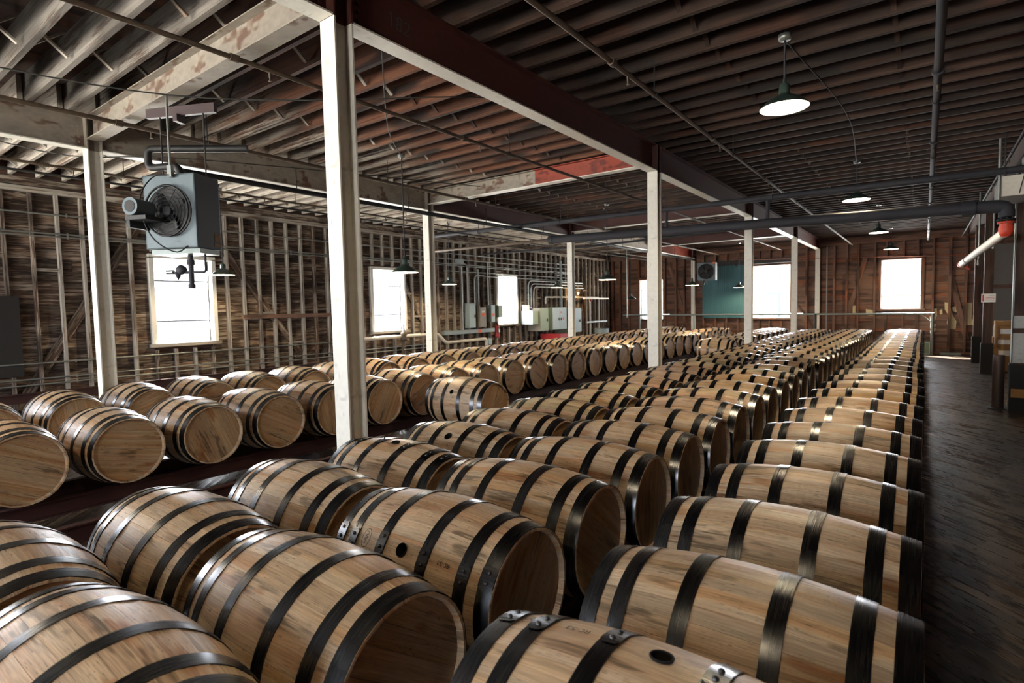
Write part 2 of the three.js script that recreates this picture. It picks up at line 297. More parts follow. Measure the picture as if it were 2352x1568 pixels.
/* windows and the open hatch */
let wn = 0;
function windowUnit(w, i, open, k) {
  const [u0, u1, y0, y1] = OPEN[w][i], W = WALLS[w], g = struct(open ? 'door_1' : 'window_' + ++wn), b = (a, c, d, e, n0, n1) => box2(...W.place(a, c, d, e, n0, n1));
  const white = mat.white, t = 0.045;
  part('frame', [b(u0 - 0.06, u0 + 0.02, y0, y1, -0.16, 0.1), b(u1 - 0.02, u1 + 0.06, y0, y1, -0.16, 0.1), b(u0 - 0.06, u1 + 0.06, y1 - 0.02, y1 + 0.06, -0.16, 0.1)], w === 'far' ? mat.brown[1] : white, g);
  part('sill', b(u0 - 0.1, u1 + 0.1, y0 - 0.05, y0 + 0.015, -0.18, 0.15), w === 'left' ? mat.stud : mat.brown[2], g);
  if (!open) {
    const ys = [y0 + 0.015, y0 + (y1 - y0) * 0.265, y0 + (y1 - y0) * 0.735, y1 - 0.02];
    for (let s = 0; s < 3; s++) {
      const a = ys[s], c = ys[s + 1], n = -0.1 + s * 0.012;
      part('sash', [b(u0 + 0.02, u1 - 0.02, a, a + 0.014, n, n + 0.03), b(u0 + 0.02, u1 - 0.02, c - 0.014, c, n, n + 0.03), b(u0 + 0.02, u0 + 0.04, a, c, n, n + 0.03), b(u1 - 0.04, u1 - 0.02, a, c, n, n + 0.03)], mat.black, g);
      const rows = s === 1 ? 2 : 1, cols = 4;
      for (let q = 0; q < cols; q++) for (let r = 0; r < rows; r++) {
        const p0 = u0 + 0.04 + (u1 - u0 - 0.08) * q / cols, p1 = u0 + 0.04 + (u1 - u0 - 0.08) * (q + 1) / cols, q0 = a + 0.018 + (c - a - 0.036) * r / rows, q1 = a + 0.018 + (c - a - 0.036) * (r + 1) / rows;
        part('pane', b(p0, p1, q0, q1, n + 0.012, n + 0.015), mat.glass, g);
        if (q) part('muntin', b(p0 - 0.005, p0 + 0.005, q0, q1, n + 0.004, n + 0.024), mat.black, g);
      }
      if (rows === 2) part('muntin', b(u0 + 0.04, u1 - 0.04, (a + c) / 2 - 0.005, (a + c) / 2 + 0.005, n + 0.004, n + 0.024), mat.black, g);
    }
  }
  const p = W.place((u0 + u1) / 2, (u0 + u1) / 2, (y0 + y1) / 2, (y0 + y1) / 2, -0.24, -0.24);
  daylight(p[0], p[2], p[4], u1 - u0, y1 - y0, W.normal[0], W.normal[1], k);
}
OPEN.left.forEach((o, i) => windowUnit('left', i, false, i ? 4.2 : 2.8));
windowUnit('far', 0, false, 2.2); windowUnit('far', 2, false, 5);
windowUnit('far', 1, true, 3.5);
for (let i = 1; i < 4; i++) windowUnit('near', i, false, 2.1);
{ const [u0, u1, y0, y1] = OPEN.near[0], W = WALLS.near, g = struct('door_2'); part('frame', [box2(...W.place(u0 - 0.1, u0, y0, y1, -0.16, 0.1)), box2(...W.place(u1, u1 + 0.1, y0, y1, -0.16, 0.1)), box2(...W.place(u0 - 0.1, u1 + 0.1, y1, y1 + 0.1, -0.16, 0.1))], mat.white, g); const p = W.place((u0 + u1) / 2, 0, (y0 + y1) / 2, 0, -0.24, 0); daylight(p[0], p[2], p[4], u1 - u0, y1 - y0, 0, -1, 2.3); }

/* floor: boards laid diagonally */
const floorG = struct('floor');
part('subfloor', box2(XL - 0.2, XR + 0.2, -0.2, -0.03, ZF - 0.2, ZN + 0.2), mat.deck, floorG);
function strip(x0, x1, z0, z1, c0, c1) { // rectangle clipped to c0 < (x - z)/sqrt2 < c1, seen from above (z is the three.js z)
  let P = [[x0, z0], [x1, z0], [x1, z1], [x0, z1]]; const s = (p) => (p[0] - p[1]) * Math.SQRT1_2;
  for (const [c, k] of [[c0, 1], [c1, -1]]) {
    const Q = [];
    for (let i = 0; i < P.length; i++) { const a = P[i], b = P[(i + 1) % P.length], fa = k * (s(a) - c), fb = k * (s(b) - c); if (fa >= 0) Q.push(a); if (fa * fb < 0) { const t = fa / (fa - fb); Q.push([a[0] + (b[0] - a[0]) * t, a[1] + (b[1] - a[1]) * t]); } }
    P = Q; if (P.length < 3) return null;
  }
  const g = new THREE.ExtrudeGeometry(new THREE.Shape(P.map(([x, z]) => new THREE.Vector2(x, -z))), { depth: 0.028, bevelEnabled: false }).rotateX(-Math.PI / 2).translate(0, -0.028 - rr(0, 0.0015), 0);
  const q = g.attributes.position, uv = g.attributes.uv, ou = rnd() * 4, ov = rnd() * 3;
  for (let i = 0; i < q.count; i++) { const x = q.getX(i), z = q.getZ(i); uv.setXY(i, (x + z) * Math.SQRT1_2 + ou, (x - z) * Math.SQRT1_2 + ov); }
  return g;
}
{
  const wB = 0.0885; let lo = (0 + 0.8) * Math.SQRT1_2, hi = (XR - ZF) * Math.SQRT1_2;
  for (let c = lo; c < hi; c += wB) { const g = strip(0.0, XR, ZF, -0.8, c, c + wB - rr(0.003, 0.006)); if (g) part('floorboard', g, mat.floor[Math.min(4, Math.floor(rnd() * rnd() * 3 + rnd() * 2.6))], floorG); }
  const rest = []; lo = (XL - ZN) * Math.SQRT1_2; hi = (0 - ZF) * Math.SQRT1_2;
  for (let c = lo; c < hi; c += 0.13) { const g = strip(XL, -0.002, ZF, ZN, c, c + 0.126); if (g) rest.push(g); }
  rest.push(strip(0, XR, -0.8, ZN, -20, 20));
  part('floorboards', rest, mat.floor[2], floorG).userData = { kind: 'stuff' };
}

/* ceiling: joists, deck and cross bridging */
const XA = -3.34, XB = -8.06, ZC = [2.376, 7.94, 13.5, 19.07, 23.79];
const ceil = struct('ceiling');
part('deck', box2(XL - 0.2, XR + 0.2, DECK, DECK + 0.12, ZF - 0.2, ZN + 0.2), mat.deck, ceil);
{
  const stepJ = 0.3545, z00 = -4.9, n = Math.floor((23.7 - z00) / stepJ), bays = [[XL, XB], [XB, XA], [XA, XR]], extra = [];
  for (let i = 0; i <= n; i++) {
    const z = z00 + i * stepJ;
    bays.forEach(([x0, x1], b) => {
      const j = rr(-0.012, 0.012), h0 = JB + rr(0, 0.008), lap = 0.1, off = b % 2 ? 0.024 : -0.024;
      const g = box2(x0 - (b ? lap : 0), x1 + (b < 2 ? lap : 0), h0, DECK, -(z + j + off) - 0.024, -(z + j + off) + 0.024);
      let m;
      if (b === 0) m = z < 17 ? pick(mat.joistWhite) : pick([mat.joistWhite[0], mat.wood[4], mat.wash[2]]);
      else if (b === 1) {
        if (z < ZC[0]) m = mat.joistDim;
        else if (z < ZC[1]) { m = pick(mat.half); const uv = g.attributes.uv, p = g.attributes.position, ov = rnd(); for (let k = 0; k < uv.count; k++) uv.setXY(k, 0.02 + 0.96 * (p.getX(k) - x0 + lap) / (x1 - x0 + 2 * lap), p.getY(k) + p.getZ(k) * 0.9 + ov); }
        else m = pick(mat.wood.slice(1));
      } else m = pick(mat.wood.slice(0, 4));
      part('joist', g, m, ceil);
    });
    if (i < n) for (const [x, b] of [[-11.5, 0], [-9.95, 0], [-6.4, 1], [-4.82, 1], [-1.7, 2], [-0.3, 2]]) for (const s of [0, 1]) {
      const za = -(z + 0.03), zb = -(z + stepJ - 0.03), g = bar([x + s * 0.05, s ? DECK - 0.03 : JB + 0.03, za], [x + s * 0.05, s ? JB + 0.03 : DECK - 0.03, zb], 0.04, 0.02);
      const near = z > 0.5 && z < (b === 0 ? 9 : 9.5), m = b === 0 ? mat.stud : b === 1 ? (z < 4 || x < -6 ? mat.joistWhite[0] : mat.wood[3]) : mat.wood[2];
      if (near) part('bridging', g, m, ceil); else extra.push(g);
    }
  }
  part('far_bridging', extra, mat.wash[2], ceil).userData = { kind: 'stuff' };
}

/* steel frame */
const cw = 0.155;
function column(x, z, label, redTop) {
  const t = thing('steel_column', label, 'column', [x + 0.0775, 0, -z - 0.0775], 0, 'white steel columns carrying the ceiling girders');
  const g = ibeam(cw, cw, 0.013, 0.009, 3.82).rotateX(-Math.PI / 2); // flanges face the camera
  part('shaft', g, mat.white, t);
  part('head', ibeam(cw, cw, 0.013, 0.009, 0.38).rotateX(-Math.PI / 2).translate(0, 3.82, 0), redTop ? mat.redSteel : mat.greyWash, t);
  part('base_plate', box(0.3, 0.02, 0.3, 0, 0.011, 0), mat.railRed, t);
  return t;
}
ZC.forEach((z, i) => {
  column(XA, z, [`tall white steel column left of the picture's middle, nearest of the right-hand line`, `second white steel column of the right-hand line under the dark red girder`, `third white steel column of the right-hand line, left of the open hatch`, `fourth white steel column of the right-hand line, right of the open hatch`, `white steel column against the far wall, under the end of the dark red girder`][i], true);
  column(XB, z, [`white steel column at far left beside the hanging heater, nearest of the left-hand line`, `second white steel column of the left-hand line, left of the electrical cabinets`, `third white steel column of the left-hand line, right of the blue-grey cabinets`, `fourth white steel column of the left-hand line, hidden behind a nearer column`, `white steel column against the far wall beside the teal sliding door`][i], i > 1);
});
function girder(x, z0, z1, web, flange, label) {
  const L = z1 - z0 - cw - 0.01, t = thing('steel_girder', label, 'girder', [x + 0.0775, 3.82, -(z0 + cw + 0.005)]);
  part('web', [box2(-0.005, 0.005, 0.012, 0.37, 0, -L), box2(-0.077, 0.077, 0.368, 0.38, 0, -L)], web, t);
  part('bottom_flange', box2(-0.077, 0.077, 0, 0.013, 0, -L), flange, t);
  const bolts = []; for (const e of [0.05, L - 0.05]) for (const y of [0.08, 0.14, 0.2, 0.26]) bolts.push(cyl(0.013, 0.03, 0, y, -e, 'x', 8), cyl(0.013, 0.03, 0, y, -e + (e < 1 ? -0.05 : 0.05), 'x', 8));
  part('bolts', bolts, web, t);
  return t;
}
const ZG = [-4.9, ...ZC];
for (let i = 0; i < 5; i++) {
  const ga = girder(XA, ZG[i], ZG[i + 1], mat.redSteel, mat.white, ['dark red girder running in from above the camera to the nearest white column', 'long dark red girder with white underside between the two nearest right-hand columns', 'dark red girder with white underside between second and third right-hand columns', 'short-looking dark red girder between third and fourth right-hand columns', 'dark red girder ending at the far wall beside the fourth right-hand column'][i]);
  if (i === 1) { // chalked marks on the red web
    const font = await new FontLoader().loadAsync('fonts/droid/droid_sans_regular.typeface.json'), tg = new TextGeometry('182', { font, size: 0.105, depth: 0.001, curveSegments: 4 });
    const m = part('chalk_mark', tg.rotateY(Math.PI / 2), M({ color: lin('#4c4f48'), roughness: 1 }), ga, [0.006, 0.17, -0.36]); m.rotation.x = -0.12;
  }
  girder(XB, ZG[i], ZG[i + 1], [mat.greyWash, mat.greyWash, mat.redSteel, mat.whiteRed, mat.orangeSteel][i], mat.white, ['whitewashed girder at the upper left edge, left of the nearest left-hand column', 'long whitewashed girder behind the hanging heater, between two left-hand columns', 'dark red girder between second and third left-hand columns', 'patchy white girder between third and fourth left-hand columns', 'bright orange-red girder ending at the far wall on the left-hand line'][i]);
}
ZC.slice(0, 4).forEach((z, i) => {
  const t = thing('steel_cross_beam', ['whitewashed cross beam above the hanging heater, joining the two nearest columns', 'half white, half red cross beam joining the second pair of columns', 'dull red cross beam with a bright lower edge, joining the third pair of columns', 'dark cross beam with a bright lower edge nearest the far wall'][i], 'beam', [XB + cw, 3.93, -z - 0.0775]);
  const L = XA - XB - cw, m = [mat.greyWash, mat.greyWash, mat.redSteel, mat.redSteel][i], sec = (a, b) => [box2(a, b, 0.012, 0.26, -0.005, 0.005), box2(a, b, 0.255, 0.265, -0.075, 0.075)];
  if (i === 1) { part('white_section', sec(0, L * 0.55), mat.greyWash, t); part('red_section', sec(L * 0.55, L), mat.orangeSteel, t); } else part('web', sec(0, L), m, t);
  part('bottom_flange', box2(0, L, 0, 0.013, -0.075, 0.075), i === 0 ? mat.greyWash : mat.white, t);
});

/* ---------- barrels ---------- */
const BL = 0.92, HB = BL / 2, RB = 0.32, RE = 0.272, AX = 0.69;
const rad = (x) => RE + (RB - RE) * (1 - Math.min(1, (x / HB) ** 2));
const NS = 8;
function staveGeo(a0, a1, thick = 0.027) { // axis along x, angle from up towards +z
  const pos = [], nor = [], uv = [], idx = [], gap = 0.0012, ou = rnd() * 3, ov = rnd() * 3;
  const v = (x, r, a, n, s) => { pos.push(x, r * Math.cos(a), r * Math.sin(a)); nor.push(...n); uv.push(x + ou, s + ov); return pos.length / 3 - 1; };
  const quad = (a, b, c, d) => idx.push(a, b, c, a, c, d), b0 = a0 + gap, b1 = a1 - gap, w = (a1 - a0) * RB;
  const xs = Array.from({ length: NS + 1 }, (_, i) => -HB + BL * i / NS), O = [], S0 = [], S1 = [];
  const lift = rr(-0.0006, 0.0006);
  for (const x of xs) {
    const tk = Math.abs(x) > HB - 0.001 ? 0.011 : thick, r = rad(x) + lift, sl = 2 * (RB - RE) * x / HB / HB, n = (a) => { const l = Math.hypot(1, sl); return [sl / l, Math.cos(a) / l, Math.sin(a) / l]; };
    O.push([v(x, r, b0, n(b0), 0), v(x, r, b1, n(b1), w)]);
    const t0 = [0, Math.sin(b0), -Math.cos(b0)], t1 = [0, -Math.sin(b1), Math.cos(b1)];
    S0.push([v(x, r, b0, t0, 0), v(x, r - tk, b0, t0, tk)]); S1.push([v(x, r, b1, t1, 0), v(x, r - tk, b1, t1, tk)]);
  }
  for (let i = 0; i < NS; i++) { quad(O[i][0], O[i][1], O[i + 1][1], O[i + 1][0]); quad(S0[i][0], S0[i + 1][0], S0[i + 1][1], S0[i][1]); quad(S1[i][0], S1[i][1], S1[i + 1][1], S1[i + 1][0]); }
  for (const e of [-1, 1]) { // end grain and the chime seen inside the head
    const x = e * HB, r = rad(x), n = [e, 0, 0], q = [v(x, r, b0, n, 0), v(x, r, b1, n, w), v(x, r - 0.011, b1, n, w), v(x, r - 0.011, b0, n, 0)];
    if (e > 0) quad(...q); else quad(q[3], q[2], q[1], q[0]);
    const y = e * (HB - 0.05), ni = (a) => [0, -Math.cos(a), -Math.sin(a)], p = [v(x, r - 0.011, b0, ni(b0), 0), v(x, r - 0.011, b1, ni(b1), w), v(y, r - 0.028, b1, ni(b1), w), v(y, r - 0.028, b0, ni(b0), 0)];
    if (e > 0) quad(...p); else quad(p[3], p[2], p[1], p[0]);
  }
  const g = new THREE.BufferGeometry(); g.setAttribute('position', new THREE.Float32BufferAttribute(pos, 3)); g.setAttribute('normal', new THREE.Float32BufferAttribute(nor, 3)); g.setAttribute('uv', new THREE.Float32BufferAttribute(uv, 2)); g.setIndex(idx); return g;
}
const hoopGeo = (x0, x1, out = 0.0026) => { // a steel band bent to the staves, edges square
  const p = []; for (let i = 0; i <= 3; i++) { const x = x0 + (x1 - x0) * i / 3; p.push([rad(x) + out, x]); }
  const pts = [[rad(x0) - 0.001, x0], p[0], ...p.slice(1, 3), p[3], [rad(x1) - 0.001, x1]];
  const g = mergeGeometries([lathe([pts[0], pts[1]], 56), lathe(p, 56), lathe([pts[4], pts[5]], 56)]).rotateZ(-Math.PI / 2);
  const uv = g.attributes.uv; for (let i = 0; i < uv.count; i++) uv.setXY(i, uv.getX(i) * 2, uv.getY(i) * 0.06); return g;
};
const HOOPS = [[-0.459, -0.398], [-0.352, -0.299], [-0.152, -0.100], [0.100, 0.152], [0.299, 0.352], [0.398, 0.459]];
const hoopG = HOOPS.map(([a, b]) => hoopGeo(a, b));
// head boards: strips of a disc
function headStrips(e) {
  const R = RE - 0.0155, x = e * (HB - 0.024), out = []; let y = -R;
  while (y < R - 0.01) {
    let t = y + rr(0.065, 0.1); if (R - t < 0.05) t = R;
    const a = y + 0.0006, b = t - 0.0006, s = new THREE.Shape(), N_ = 6, L = [], Q = [];
    for (let i = 0; i <= N_; i++) { const yy = a + (b - a) * i / N_, hw = Math.sqrt(Math.max(0.0004, R * R - yy * yy)); L.push([-hw, yy]); Q.push([hw, yy]); }
    const P = [...Q, ...L.reverse()]; P.forEach(([u, v], i) => (i ? s.lineTo(u, v) : s.moveTo(u, v)));
    const g = new THREE.ExtrudeGeometry(s, { depth: 0.016, bevelEnabled: false }), uv = g.attributes.uv, p = g.attributes.position, ou = rnd() * 3, ov = rnd() * 3;
    for (let i = 0; i < uv.count; i++) uv.setXY(i, p.getX(i) + ou, p.getY(i) + ov);
    g.rotateY(e * Math.PI / 2).translate(x - e * 0.016, 0, 0); out.push(g); y = t;
  }
  return out;
}
const TONES = [[0.60, 0.452, 0.312], [0.55, 0.405, 0.27], [0.63, 0.488, 0.346], [0.51, 0.366, 0.238], [0.59, 0.46, 0.336], [0.48, 0.365, 0.256], [0.64, 0.50, 0.35], [0.57, 0.418, 0.29]];
const oakMat = (c) => M({ color: new THREE.Color().setRGB(...c), roughness: 0.46, map: T.oak, bumpMap: T.oakBump, bumpScale: 0.0012 });
const OAK = TONES.map(oakMat), HEADOAK = [[0.46, 0.315, 0.19], [0.43, 0.295, 0.175], [0.49, 0.345, 0.21], [0.40, 0.275, 0.165]].map(oakMat);
const OAKV = M({ color: 0xffffff, vertexColors: true, roughness: 0.46, map: T.oak });
const paintG = (g, c) => { const n = g.attributes.position.count, a = new Float32Array(n * 3); for (let i = 0; i < n; i++) a.set(c, i * 3); g.setAttribute('color', new THREE.BufferAttribute(a, 3)); return g; };
function staveAngles(bung) { // with a bung stave centred on angle 0
  const w = []; let s = 0; const first = bung ? 0.105 : rr(0.06, 0.1); w.push(first); s = first;
  while (s < 2 * Math.PI * RB - 0.09) { const k = rr(0.045, 0.088); w.push(k); s += k; }
  const f = (2 * Math.PI - first / RB) / ((s - first) / RB); let a = -first / RB / 2; return w.map((k, i) => { const b = a + (k / RB) * (i ? f : 1), r = [a, b]; a = b; return r; });
}
const ev = new Evaluator();
const font = await new FontLoader().loadAsync('fonts/droid/droid_sans_regular.typeface.json');
const onStave = (g, x) => { // lays flat print (in x, z with y up a hair) on the bilge curve
  const p = g.attributes.position; for (let i = 0; i < p.count; i++) { const X = p.getX(i) + x, z = p.getZ(i), r = rad(X) + 0.0008 + p.getY(i); p.setXYZ(i, X, r * Math.cos(z / r), r * Math.sin(z / r)); } g.computeVertexNormals(); return g;
};
const letters = (s, size, x, turn) => { const g = new TextGeometry(s, { font, size, depth: 0.0003, curveSegments: 4 }); g.center(); g.rotateX(-Math.PI / 2); g.rotateY(turn); return onStave(g, x); };
const ringG = (rx, rz, x, z, t = 0.0022) => { const pts = []; for (let i = 0; i < 28; i++) { const a = i / 28 * 2 * Math.PI; pts.push(new THREE.Vector3(rx * Math.cos(a), 0, z + rz * Math.sin(a))); } return onStave(new THREE.TubeGeometry(new THREE.CatmullRomCurve3(pts, true), 40, t / 2, 4, true).scale(1, 0.2, 1), x); };
const squiggle = (pts, x, t = 0.002) => onStave(new THREE.TubeGeometry(new THREE.CatmullRomCurve3(pts.map(([a, b]) => new THREE.Vector3(a, 0, b))), 40, t / 2, 4).scale(1, 0.2, 1), x);
function lapRivets(i, at) { // the overlapped, riveted end of a hoop
  const [x0, x1] = HOOPS[i], xm = (x0 + x1) / 2, r = rad(xm) + 0.003, out = [];
  const pts = []; for (let k = 0; k <= 8; k++) pts.push(at - 0.16 + 0.32 * k / 8);
  const pos = [], idx = []; pts.forEach((a, k) => { const nar = k === 0 || k === 8 ? 0.55 : 1, w = (x1 - x0) / 2 * nar; for (const x of [xm - w, xm + w]) { const R = rad(x) + 0.0052; pos.push(x, R * Math.cos(a), R * Math.sin(a)); } });
  for (let k = 0; k < 8; k++) idx.push(k * 2, k * 2 + 1, k * 2 + 3, k * 2, k * 2 + 3, k * 2 + 2);
  const g = new THREE.BufferGeometry(); g.setAttribute('position', new THREE.Float32BufferAttribute(pos, 3)); g.setAttribute('uv', new THREE.Float32BufferAttribute(pos.flatMap((_, k) => k % 3 ? [] : [pos[k], pos[k + 2]]), 2)); g.setIndex(idx); g.computeVertexNormals();
  for (const a of [at - 0.07, at + 0.07]) { const s = new THREE.SphereGeometry(0.0085, 10, 6, 0, 6.3, 0, 1.4).translate(0, r + 0.0005, 0).rotateX(a).translate(xm, 0, 0); out.push(s); }
  return [g, out];
}
// kind: 'near' has every stave and head board as a mesh of its own; 'far' joins them
function makeBarrel(kind, o = {}) {
  const t = new THREE.Group(); t.name = 'oak_barrel';
  const st = staveAngles(!!o.bung).map(([a, b]) => staveGeo(a, b)), heads = { '-1': headStrips(-1), 1: headStrips(1) };
  const dark = o.tint ?? 1, tone = () => Math.floor(rnd() * OAK.length);
  if (kind === 'near') {
    st.forEach((g, i) => {
      let geo = g;
      if (o.bung && i === 0) { // the bung hole is cut through its stave
        const solid = g.clone(); const inner = g; // close the stave underneath so that the cut has walls
        const x = o.bungX ?? 0, bore = new THREE.CylinderGeometry(0.0265, 0.0265, 0.2, 24).translate(x, RB, 0);
        const blk = new Brush(closed(solid), OAK[0]), drill = new Brush(bore, OAK[0]); blk.updateMatrixWorld(); drill.updateMatrixWorld(); ev.useGroups = false; ev.attributes = ['position', 'normal', 'uv'];
        geo = ev.evaluate(blk, drill, SUBTRACTION).geometry;
      }
      part('stave', geo, o.bung && i === 0 ? OAK[2] : OAK[tone()], t);
    });
    part('head_board', heads[1].shift(), HEADOAK[0], t); for (const g of heads[1]) part('head_board', g, pick(HEADOAK), t);
    part('back_head', heads['-1'], HEADOAK[0], t);
  } else {
    part('staves', st.map((g) => paintG(g, pick(TONES).map((c) => c * rr(0.92, 1.06)))), OAKV, t);
    for (const e of [1, -1]) part(e > 0 ? 'head' : 'back_head', heads[e].map((g) => paintG(g, pick([[0.46, 0.315, 0.19], [0.43, 0.295, 0.175], [0.49, 0.345, 0.21], [0.40, 0.275, 0.165]]))), OAKV, t);
  }
  hoopG.forEach((g, i) => {
    const h = part('hoop', g, mat.hoop, t);
    if (o.laps) { const [lap, riv] = lapRivets(i, o.laps + 0.05 * Math.sin(i * 2.1)); part('lap', lap, mat.hoop, h); for (const s of riv) part('rivet', s, mat.rivet, h); }
  });
  if (o.bung) {
    part('bung_hole', [lathe([[0.0262, 0.003], [0.0255, -0.002], [0.0255, -0.11], [0.001, -0.11]], 24).translate(o.bungX ?? 0, RB - 0.004, 0)], mat.char, t);
    const rim = new THREE.TorusGeometry(0.027, 0.0022, 6, 28).rotateX(Math.PI / 2).translate(o.bungX ?? 0, RB + 0.0002, 0); part('bung_rim', rim, mat.char, t);
  }
  return t;
}
function closed(g) { // adds the inner face, so that the stave is a solid for the drill
  const pos = [], idx = [...g.index.array], base = g.attributes.position.count, n = base / 1; const P = g.attributes.position, out = Array.from(P.array), no = Array.from(g.attributes.normal.array), uv = Array.from(g.attributes.uv.array);
  const I0 = [], I1 = []; for (let i = 0; i <= NS; i++) { I0.push(i * 6 + 3); I1.push(i * 6 + 5); }
  const add = (k) => { out.push(P.getX(k), P.getY(k), P.getZ(k)); no.push(0, -1, 0); uv.push(0, 0); return out.length / 3 - 1; };
  const A = I0.map(add), B = I1.map(add);
  for (let i = 0; i < NS; i++) idx.push(A[i], A[i + 1], B[i + 1], A[i], B[i + 1], B[i]);
  const h = new THREE.BufferGeometry(); h.setAttribute('position', new THREE.Float32BufferAttribute(out, 3)); h.setAttribute('normal', new THREE.Float32BufferAttribute(no, 3)); h.setAttribute('uv', new THREE.Float32BufferAttribute(uv, 2)); h.setIndex(idx); return h;
}
const nearProto = Array.from({ length: 5 }, () => makeBarrel('near')), farProto = Array.from({ length: 7 }, () => makeBarrel('far'));
const usedProto = new Set();
function putBarrel(proto, x, y, z, roll, label, group, yaw = 0) {
  const b = usedProto.has(proto) ? proto.clone() : proto; usedProto.add(proto);
  b.name = numbered('oak_barrel'); b.position.set(x, y, -z); b.rotation.set(roll, yaw, 0, 'YXZ'); scene.add(b);
  return tag(b, label, 'barrel', group);
}
const deg = Math.PI / 180;
const bungText = makeBarrel('near', { bung: true, laps: 0.02 }), bungFlip = makeBarrel('near', { bung: true, laps: -0.03 }), bungA = makeBarrel('near', { bung: true, laps: 0.06 }), bungFar = makeBarrel('near', { bung: true });
// ink stamps beside the bung: maker's oval, ringed number, lot number read from behind
for (const [b, s, num] of [[bungText, 1, '3'], [bungFlip, -1, '5']]) {
  part('stamp', letters('RC-53', s > 0 ? 0.0165 : 0.019, s > 0 ? 0.226 : -0.222, Math.PI), mat.ink, b);
  part('stamp', letters(num, 0.02, -0.375, Math.PI * (s > 0 ? 0.5 : 0.5)), mat.ink, b); part('stamp', ringG(0.017, 0.02, -0.375, 0), mat.ink, b);
  if (s > 0) { part('stamp', ringG(0.026, 0.04, -0.235, 0.0), mat.ink, b); part('stamp', squiggle([[-0.006, -0.028], [0.012, -0.02], [-0.008, -0.01], [0.014, -0.003], [-0.01, 0.006], [0.012, 0.014], [-0.004, 0.026]], -0.235), mat.ink, b); }
}
part('stamp', ringG(0.03, 0.018, 0.245, 0.012, 0.0018), mat.ink, bungA); part('stamp', squiggle([[-0.02, 0], [-0.01, 0.01], [0, -0.006], [0.012, 0.008], [0.02, -0.002]], 0.245, 0.0018), mat.ink, bungA);

const PITCH = 0.6425;
const ROWS = [
  { x: -0.45, y: AX, z0: 1.15, n: 30, name: 'row beside the aisle' },
  { x: -1.71, y: AX, z0: 0.485, n: 31, name: 'second row from the aisle' },
  { x: -2.715, y: AX, z0: 0.48, n: 31, name: 'third row from the aisle' },
  { x: -5.82, y: AX + 0.03, z0: 1.09, n: 28, name: 'row left of the columns', p: 0.69 },
  { x: -7.42, y: AX + 0.06, z0: 1.19, n: 28, name: 'row nearest the left wall', p: 0.69 },
];
const special = {
  '0,0': [bungFlip, -8 * deg, 'oak barrel at the bottom edge with open bung hole, stamped RC-53 and a ringed 5'],
  '1,2': [bungText, 56 * deg, 'oak barrel at picture centre bottom with dark bung hole, oval stamp and RC-53'],
  '2,3': [bungA, 6 * deg, 'oak barrel at the foot of the tall column, bung hole on top and riveted hoops'],
  '2,4': [bungFar, 36 * deg, 'oak barrel with open bung hole, right behind the one at the tall column'],
};
ROWS.forEach((r, i) => {
  for (let k = 0; k < r.n; k++) {
    const z = r.z0 + k * (r.p ?? PITCH), x = r.x + rr(-0.008, 0.008) + 0.006 * Math.sin(k * 0.9 + i), s = special[i + ',' + k];
    const depth = -x * 0.597 + z * 0.802, near = depth < (i < 3 ? 4.9 : 7.2), group = 'oak barrels lying in the ' + r.name;
    const label = s ? s[2] : `oak barrel with black hoops, ${ORD[k]} from the front in the ${r.name}`;
    const proto = s ? s[0] : near ? nearProto[(k * 2 + i * 3) % 5] : farProto[(k * 3 + i * 2) % 7];
    const [dx, dy] = { '0,0': [-0.02, 0.03], '1,0': [-0.08, 0.02], '2,0': [-0.08, 0.02], '2,1': [-0.03, 0], '1,1': [-0.02, 0] }[i + ',' + k] ?? [0, 0]; // a little out of line
    putBarrel(proto, x + dx, r.y + dy, z, s ? s[1] : Math.floor(rnd() * 360) * deg, label, group);
  }
});
const XROW = 'oak barrels lying in the short row by the columns';
putBarrel(bungFar, -4.57, AX, 5.17, 58 * deg, 'lone oak barrel lying in the gap left of the middle, bung hole facing the camera', XROW);
[13.9, 14.56, 15.22, 15.88, 17.0, 17.66, 18.32, 18.98, 19.64, 20.3].forEach((z, k) => putBarrel(farProto[(k * 2 + 1) % 7], -4.08, AX, z, rnd() * 6.28, k < 4 ? `oak barrel, ${ORD[k]} of the short group left of the third column` : `oak barrel, ${ORD[k - 4]} of the short group below the open hatch`, XROW));

